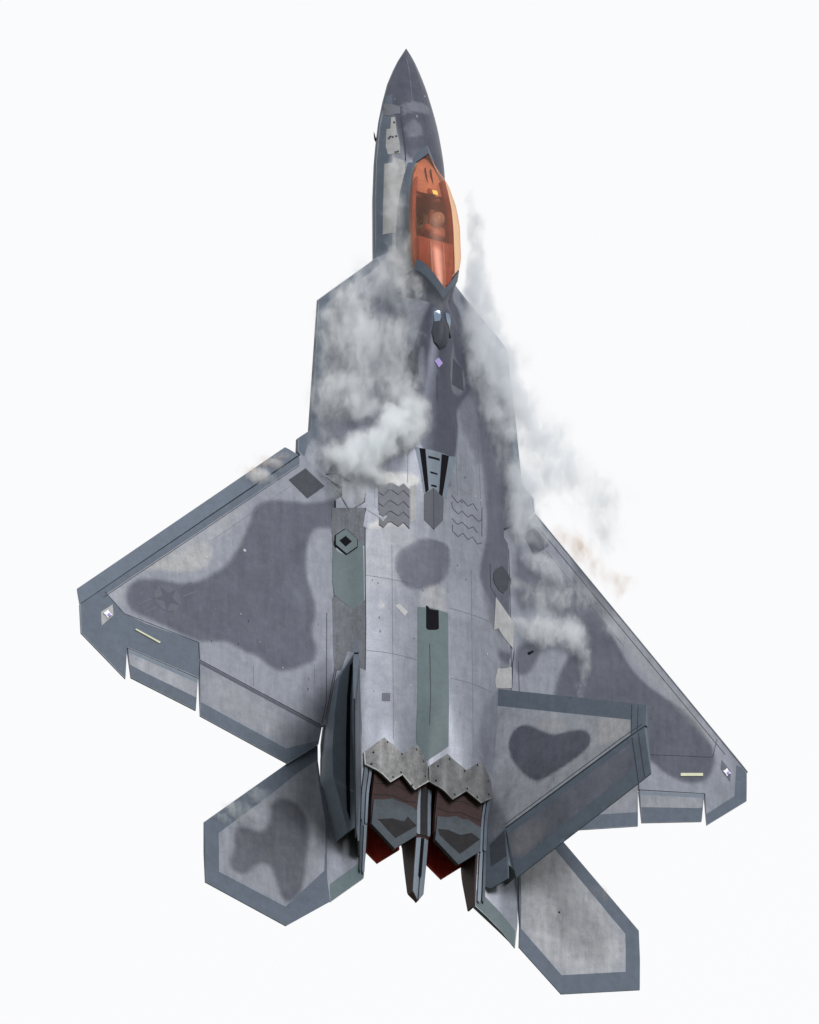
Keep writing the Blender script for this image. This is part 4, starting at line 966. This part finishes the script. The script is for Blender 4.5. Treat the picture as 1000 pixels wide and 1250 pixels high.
for s in (-1, 1):
    fl = (lambda p: p) if s > 0 else mirror
    key = 'r' if s > 0 else 'l'
    zb_ = lambda x, y: np.interp(y, [-8.3, -7.85, -7.4, -6.9, -6.5], [.165, .15, .19, .31, .36])
    up = solid('upper_exhaust_flap', fl([(.185, -6.5), (.185, -7.7), (1.10, -7.7), (1.10, -6.5)]), zb_, lambda x, y: zb_(x, y) - .08, [M_BURNT], jet, step=.08)
    wv = TR['flap_wave_' + key]; wv = sorted(wv)
    wv = [(min(max(x, s * .645 - .455), s * .645 + .455), y) for x, y in wv]
    tip = sorted([(s * .645 - .455, -7.845), (s * .645, -8.24), (s * .645 + .455, -7.85)], reverse=True)
    pl = wv + tip
    za = lambda x, y: zb_(x, y) + .03
    blade = solid('flap_blade', pl, za, lambda x, y: zb_(x, y) - .05, [M_NOZZLE], up, step=.05)
    panel('flap_centre', TR['flap_dark_' + key], za, M_NOZDARK, up, lift=.004)
    for yy in (-7.02, -7.22): seam('flap_seam', [(s * .20, yy), (s * .45, yy - .03), (s * .70, yy + .02), (s * 1.08, yy - .05)], zb_, M_NOZDARK, up, .010, .004)
    zl = lambda x, y: np.interp(y, [-8.3, -7.7, -6.5], [-.40, -.46, -.55])
    solid('lower_exhaust_flap', fl([(.19, -6.6), (.19, -7.84), (.647, -8.235), (1.09, -7.85), (1.09, -6.6)]), zl, lambda x, y: zl(x, y) - .06, [M_RED], jet, step=.08)
    solid('nozzle_side_wall', fl([(1.095, -6.6), (1.095, -8.2), (1.12, -8.79), (1.145, -8.80), (1.145, -6.6)]), lambda x, y: np.minimum(body_z(x, y) - .01, .06), lambda x, y: np.interp(y, [-8.8, -8.0, -6.6], [-.36, -.52, -.6]), [M_BURNT], jet, step=.1)
    solid('nozzle_duct', fl([(.12, -6.45), (.12, -6.62), (1.14, -6.62), (1.14, -6.45)]), lambda x, y: .25 + 0 * x, lambda x, y: -.6 + 0 * x, [M_BURNT], jet, step=.2)

VAPOR = {
 'left': [(-0.669,5.503,0.55,0.186,0.691,0.2,0.55),(-0.562,4.603,0.6,0.351,0.976,0.312,0.8),(-0.518,3.647,0.7,0.495,0.935,0.375,1),(-0.583,2.832,1.0,0.537,0.813,0.312,0.6),(-0.837,3.106,0.5,0.867,0.691,0.438,0.8),(-1.404,2.703,0.3,0.867,0.488,0.375,0.7),(-1.326,2.013,0.5,1.197,0.813,0.5,1),(-1.507,1.24,0.5,1.115,0.854,0.5,1),(-1.76,0.509,0.45,0.95,0.773,0.5,0.75),(-0.939,1.481,0.75,0.826,1.057,0.438,0.9),(-0.808,0.689,0.85,0.95,0.732,0.375,0.9),(-0.547,1.802,1.05,0.495,1.22,0.275,0.45),(-1.951,-0.196,0.35,0.702,0.61,0.375,0.35),(-1.217,0.288,0.7,0.95,0.407,0.375,0.5)],
 'band': [(-0.488,0.253,0.98,0.413,0.61,0.3,1.5),(-0.794,-0.049,0.92,0.702,0.447,0.312,1.5),(-1.203,-0.464,0.8,0.785,0.447,0.338,1.5),(-1.494,-0.867,0.65,0.661,0.529,0.338,1.35),(-1.62,-1.326,0.5,0.578,0.529,0.275,0.6),(-1.854,-0.733,0.4,0.743,0.732,0.312,0.45),(-1.104,-1.059,0.6,0.743,0.488,0.25,0.35)],
 'right': [(1.055,5.265,0.35,0.165,0.488,0.225,0.8),(1.128,4.74,0.35,0.227,0.651,0.275,1.2),(1.166,4.137,0.35,0.248,0.651,0.312,1.3),(1.175,3.468,0.4,0.351,0.732,0.375,1.2),(1.112,2.604,0.6,0.619,0.895,0.438,1.3),(1.3,1.925,0.6,0.785,0.935,0.438,1.25),(1.882,2.451,0.3,0.537,0.732,0.375,0.7),(1.54,1.109,0.5,0.785,1.139,0.4,1.1),(2.383,1.228,0.2,0.908,0.935,0.5,0.65),(2.762,0.616,0.1,1.074,0.935,0.5,0.55),(3.31,0.252,0.1,0.95,0.813,0.438,0.42),(2.094,-0.164,0.3,0.743,0.813,0.375,0.7),(1.94,-1.045,0.3,0.702,0.732,0.312,0.75),(2.199,-0.482,0.25,0.619,0.732,0.312,0.8),(2.332,-1.062,0.2,0.537,0.61,0.25,0.6),(1.541,0.148,0.4,0.537,1.017,0.275,0.5),(3.798,-0.465,0.1,0.95,0.813,0.438,0.38),(3.985,0.258,0.1,0.826,0.691,0.375,0.3)],
 'wing': [(2.25,-3.204,0.35,0.661,0.447,0.275,1.0),(2.74,-3.012,0.35,0.743,0.447,0.275,1.1),(3.14,-3.144,0.35,0.372,0.488,0.25,1.1),(3.214,-3.56,0.35,0.186,0.61,0.175,0.9),(3.163,-4.05,0.3,0.165,0.61,0.15,0.8),(2.888,-2.178,0.3,0.95,0.691,0.275,0.55),(2.432,-1.817,0.35,0.743,0.325,0.225,0.75),(1.828,-2.357,0.45,0.537,0.203,0.175,0.7),(3.805,-2.733,0.2,0.537,0.244,0.188,0.5),(2.377,-2.527,0.3,0.619,0.488,0.25,0.5)],
 'tan_right': [(3.087,-0.851,0.0,0.537,0.325,0.312,0.7),(3.386,-1.061,0.0,0.537,0.366,0.312,0.9),(3.616,-1.305,0.0,0.413,0.325,0.275,0.6),(4.165,-1.584,0.0,0.702,0.325,0.25,0.5)],
 'tan_left': [(-2.991,-0.978,0.1,0.537,0.224,0.25,0.9),(-3.362,-1.275,0.1,0.454,0.203,0.25,0.6),(-2.688,-0.732,0.1,0.289,0.163,0.188,0.6)],
 'le_left': [(-3.13,-1.349,0.1,0.537,0.244,0.15,1.1),(-2.793,-1.027,0.1,0.372,0.183,0.15,0.9)],
 'stab_left': [(-3.733,-8.21,0.1,0.537,0.285,0.175,1.0),(-3.297,-7.738,0.1,0.454,0.203,0.15,0.8),(-4.099,-8.515,0.1,0.372,0.163,0.125,0.6)],
 'stab_right': [(3.529,-7.962,0.05,0.454,0.203,0.175,0.6),(3.81,-8.091,0.05,0.289,0.163,0.15,0.5)],
}
# ---------------------------------------------------------------- condensation vapour (real volumes with ragged density)
def vapour(name, blobs, label, dens, colour, seed, lo=.41, hi=.61, scale=1.7):
    bm = bmesh.new()
    for (x, y, z, rx, ry, rz, w) in blobs:
        r = bmesh.ops.create_icosphere(bm, subdivisions=3, radius=1.0)
        for v in r['verts']: v.co = Vector((x + v.co.x * rx * 1.2, y + v.co.y * ry * 1.2, z + v.co.z * rz * 1.35))
    me = bpy.data.meshes.new(name); bm.to_mesh(me); bm.free()
    o = bpy.data.objects.new(name, me); COL.objects.link(o)
    md = o.modifiers.new('union', 'REMESH'); md.mode = 'VOXEL'; md.voxel_size = .05
    dg = bpy.context.evaluated_depsgraph_get(); me2 = bpy.data.meshes.new_from_object(o.evaluated_get(dg))
    o.modifiers.clear(); o.data = me2
    o.matrix_world = JET_MAT
    o['kind'] = 'stuff'; o['label'] = label; o['category'] = 'vapour'
    m = bpy.data.materials.new(name); m.use_nodes = True
    N, L = m.node_tree.nodes, m.node_tree.links; N.clear()
    out = N.new('ShaderNodeOutputMaterial'); pv = N.new('ShaderNodeVolumePrincipled'); tc = N.new('ShaderNodeTexCoord')
    pv.inputs['Color'].default_value = colour; pv.inputs['Anisotropy'].default_value = .2
    def vm(op, a, b_):
        n = N.new('ShaderNodeVectorMath'); n.operation = op
        for i, v in enumerate((a, b_)):
            if isinstance(v, tuple): n.inputs[i].default_value = v
            elif v is not None: L.new(v, n.inputs[i])
        return n
    def mt(op, a, b_=None, c=None, cl=False):
        n = N.new('ShaderNodeMath'); n.operation = op; n.use_clamp = cl
        for i, v in enumerate((a, b_, c)):
            if isinstance(v, (int, float)): n.inputs[i].default_value = v
            elif v is not None: L.new(v, n.inputs[i])
        return n.outputs[0]
    P = tc.outputs['Object']
    wn_ = N.new('ShaderNodeTexNoise'); wn_.inputs['Scale'].default_value = 1.3; wn_.inputs['Detail'].default_value = 3
    off = vm('ADD', P, (seed * 3.1, seed * 1.7, seed)); L.new(off.outputs[0], wn_.inputs['Vector'])
    wv = vm('SUBTRACT', wn_.outputs['Color'], (.5, .5, .5)); ws = vm('MULTIPLY', wv.outputs[0], (.34, .48, .22))
    w3 = N.new('ShaderNodeTexNoise'); w3.inputs['Scale'].default_value = 4.2; w3.inputs['Detail'].default_value = 2; L.new(off.outputs[0], w3.inputs['Vector'])
    w4 = vm('MULTIPLY', vm('SUBTRACT', w3.outputs['Color'], (.5, .5, .5)).outputs[0], (.20, .24, .12)); ws = vm('ADD', ws.outputs[0], w4.outputs[0])
    PW = vm('ADD', P, ws.outputs[0]).outputs[0]
    total = None
    for (x, y, z, rx, ry, rz, w) in blobs:
        d = vm('MULTIPLY', vm('SUBTRACT', PW, (x, y, z)).outputs[0], (1 / rx, 1 / ry, 1 / rz))
        ln = N.new('ShaderNodeVectorMath'); ln.operation = 'LENGTH'; L.new(d.outputs[0], ln.inputs[0])
        f = N.new('ShaderNodeMapRange'); f.interpolation_type = 'SMOOTHSTEP'
        f.inputs['From Min'].default_value = 1.0; f.inputs['From Max'].default_value = .1; f.inputs['To Max'].default_value = w
        L.new(ln.outputs['Value'], f.inputs['Value'])
        total = f.outputs[0] if total is None else mt('ADD', total, f.outputs[0])
    total = mt('MINIMUM', total, 1.25)
    ns = N.new('ShaderNodeTexNoise'); ns.inputs['Scale'].default_value = scale; ns.inputs['Detail'].default_value = 7; ns.inputs['Roughness'].default_value = .68
    st = vm('MULTIPLY', off.outputs[0], (1.25, .7, 1.1)); ws2 = vm('ADD', st.outputs[0], ws.outputs[0]); L.new(ws2.outputs[0], ns.inputs['Vector'])
    nr = N.new('ShaderNodeMapRange'); nr.inputs['From Min'].default_value = lo; nr.inputs['From Max'].default_value = hi; nr.inputs['To Min'].default_value = .0; nr.inputs['To Max'].default_value = 1.0
    n2 = N.new('ShaderNodeTexNoise'); n2.inputs['Scale'].default_value = scale * 2.7; n2.inputs['Detail'].default_value = 6; n2.inputs['Roughness'].default_value = .65; n2.inputs['Distortion'].default_value = .5
    s2 = vm('MULTIPLY', ws2.outputs[0], (1.25, .8, 1.0)); L.new(s2.outputs[0], n2.inputs['Vector'])
    L.new(mt('ADD', mt('MULTIPLY', ns.outputs['Fac'], .62), mt('MULTIPLY', n2.outputs['Fac'], .38)), nr.inputs['Value'])
    edge = N.new('ShaderNodeMapRange'); edge.interpolation_type = 'SMOOTHSTEP'
    edge.inputs['From Min'].default_value = .0; edge.inputs['From Max'].default_value = 1.25
    L.new(mt('ADD', total, mt('MULTIPLY', mt('SUBTRACT', nr.outputs[0], .5), .55)), edge.inputs['Value'])
    dn = mt('MULTIPLY', mt('MULTIPLY', edge.outputs[0], mt('ADD', mt('MULTIPLY', mt('POWER', nr.outputs[0], 1.5), .88), .12)), dens)
    dn = mt('MULTIPLY', dn, mt('MINIMUM', mt('MULTIPLY', total, 3.0), 1.0))
    L.new(dn, pv.inputs['Density']); L.new(pv.outputs[0], out.inputs['Volume'])
    o.data.materials.clear(); o.data.materials.append(m)
    m.cycles.volume_step_rate = .35
    return o
GREY = (.925, .945, .975, 1)
WHITE, TAN = (.968, .984, 1.0, 1), (.91, .80, .71, 1)
vapour('vapour_cloud', VAPOR['left'], 'thick white vapour cloud boiling over the left shoulder of the jet', 7.5, WHITE, 1.0)
vapour('vapour_streak', VAPOR['band'], 'bright white vapour band slanting across the jet behind the thick cloud', 19.0, WHITE, 2.3)
vapour('vapour_plume', VAPOR['right'], 'grey vapour plume trailing beside the canopy over the right intake', 9.5, GREY, 3.7)
vapour('vapour_wisp', VAPOR['wing'], 'white vapour wisps curling over the right wing', 9.0, WHITE, 5.2, scale=2.2)
vapour('vapour_wisp', VAPOR['tan_right'], 'tan tinted vapour wisp off the right wing leading edge', 10.0, TAN, 6.1, scale=2.0)
vapour('vapour_wisp', VAPOR['tan_left'], 'tan tinted vapour wisp above the left wing leading edge', 10.0, TAN, 7.4, scale=2.5)
vapour('vapour_wisp', VAPOR['le_left'], 'small white vapour patch lying on the left wing leading edge', 12.0, WHITE, 8.2, scale=2.0)
vapour('vapour_wisp', VAPOR['stab_left'], 'pale vapour patch on the front edge of the left stabilator', 12.0, WHITE, 9.5, scale=2.0)  # added scattering volume that imitates the edge glint
vapour('vapour_wisp', VAPOR['stab_right'], 'faint vapour wisp off the front edge of the right stabilator', 4.0, TAN, 10.3, scale=2.5)
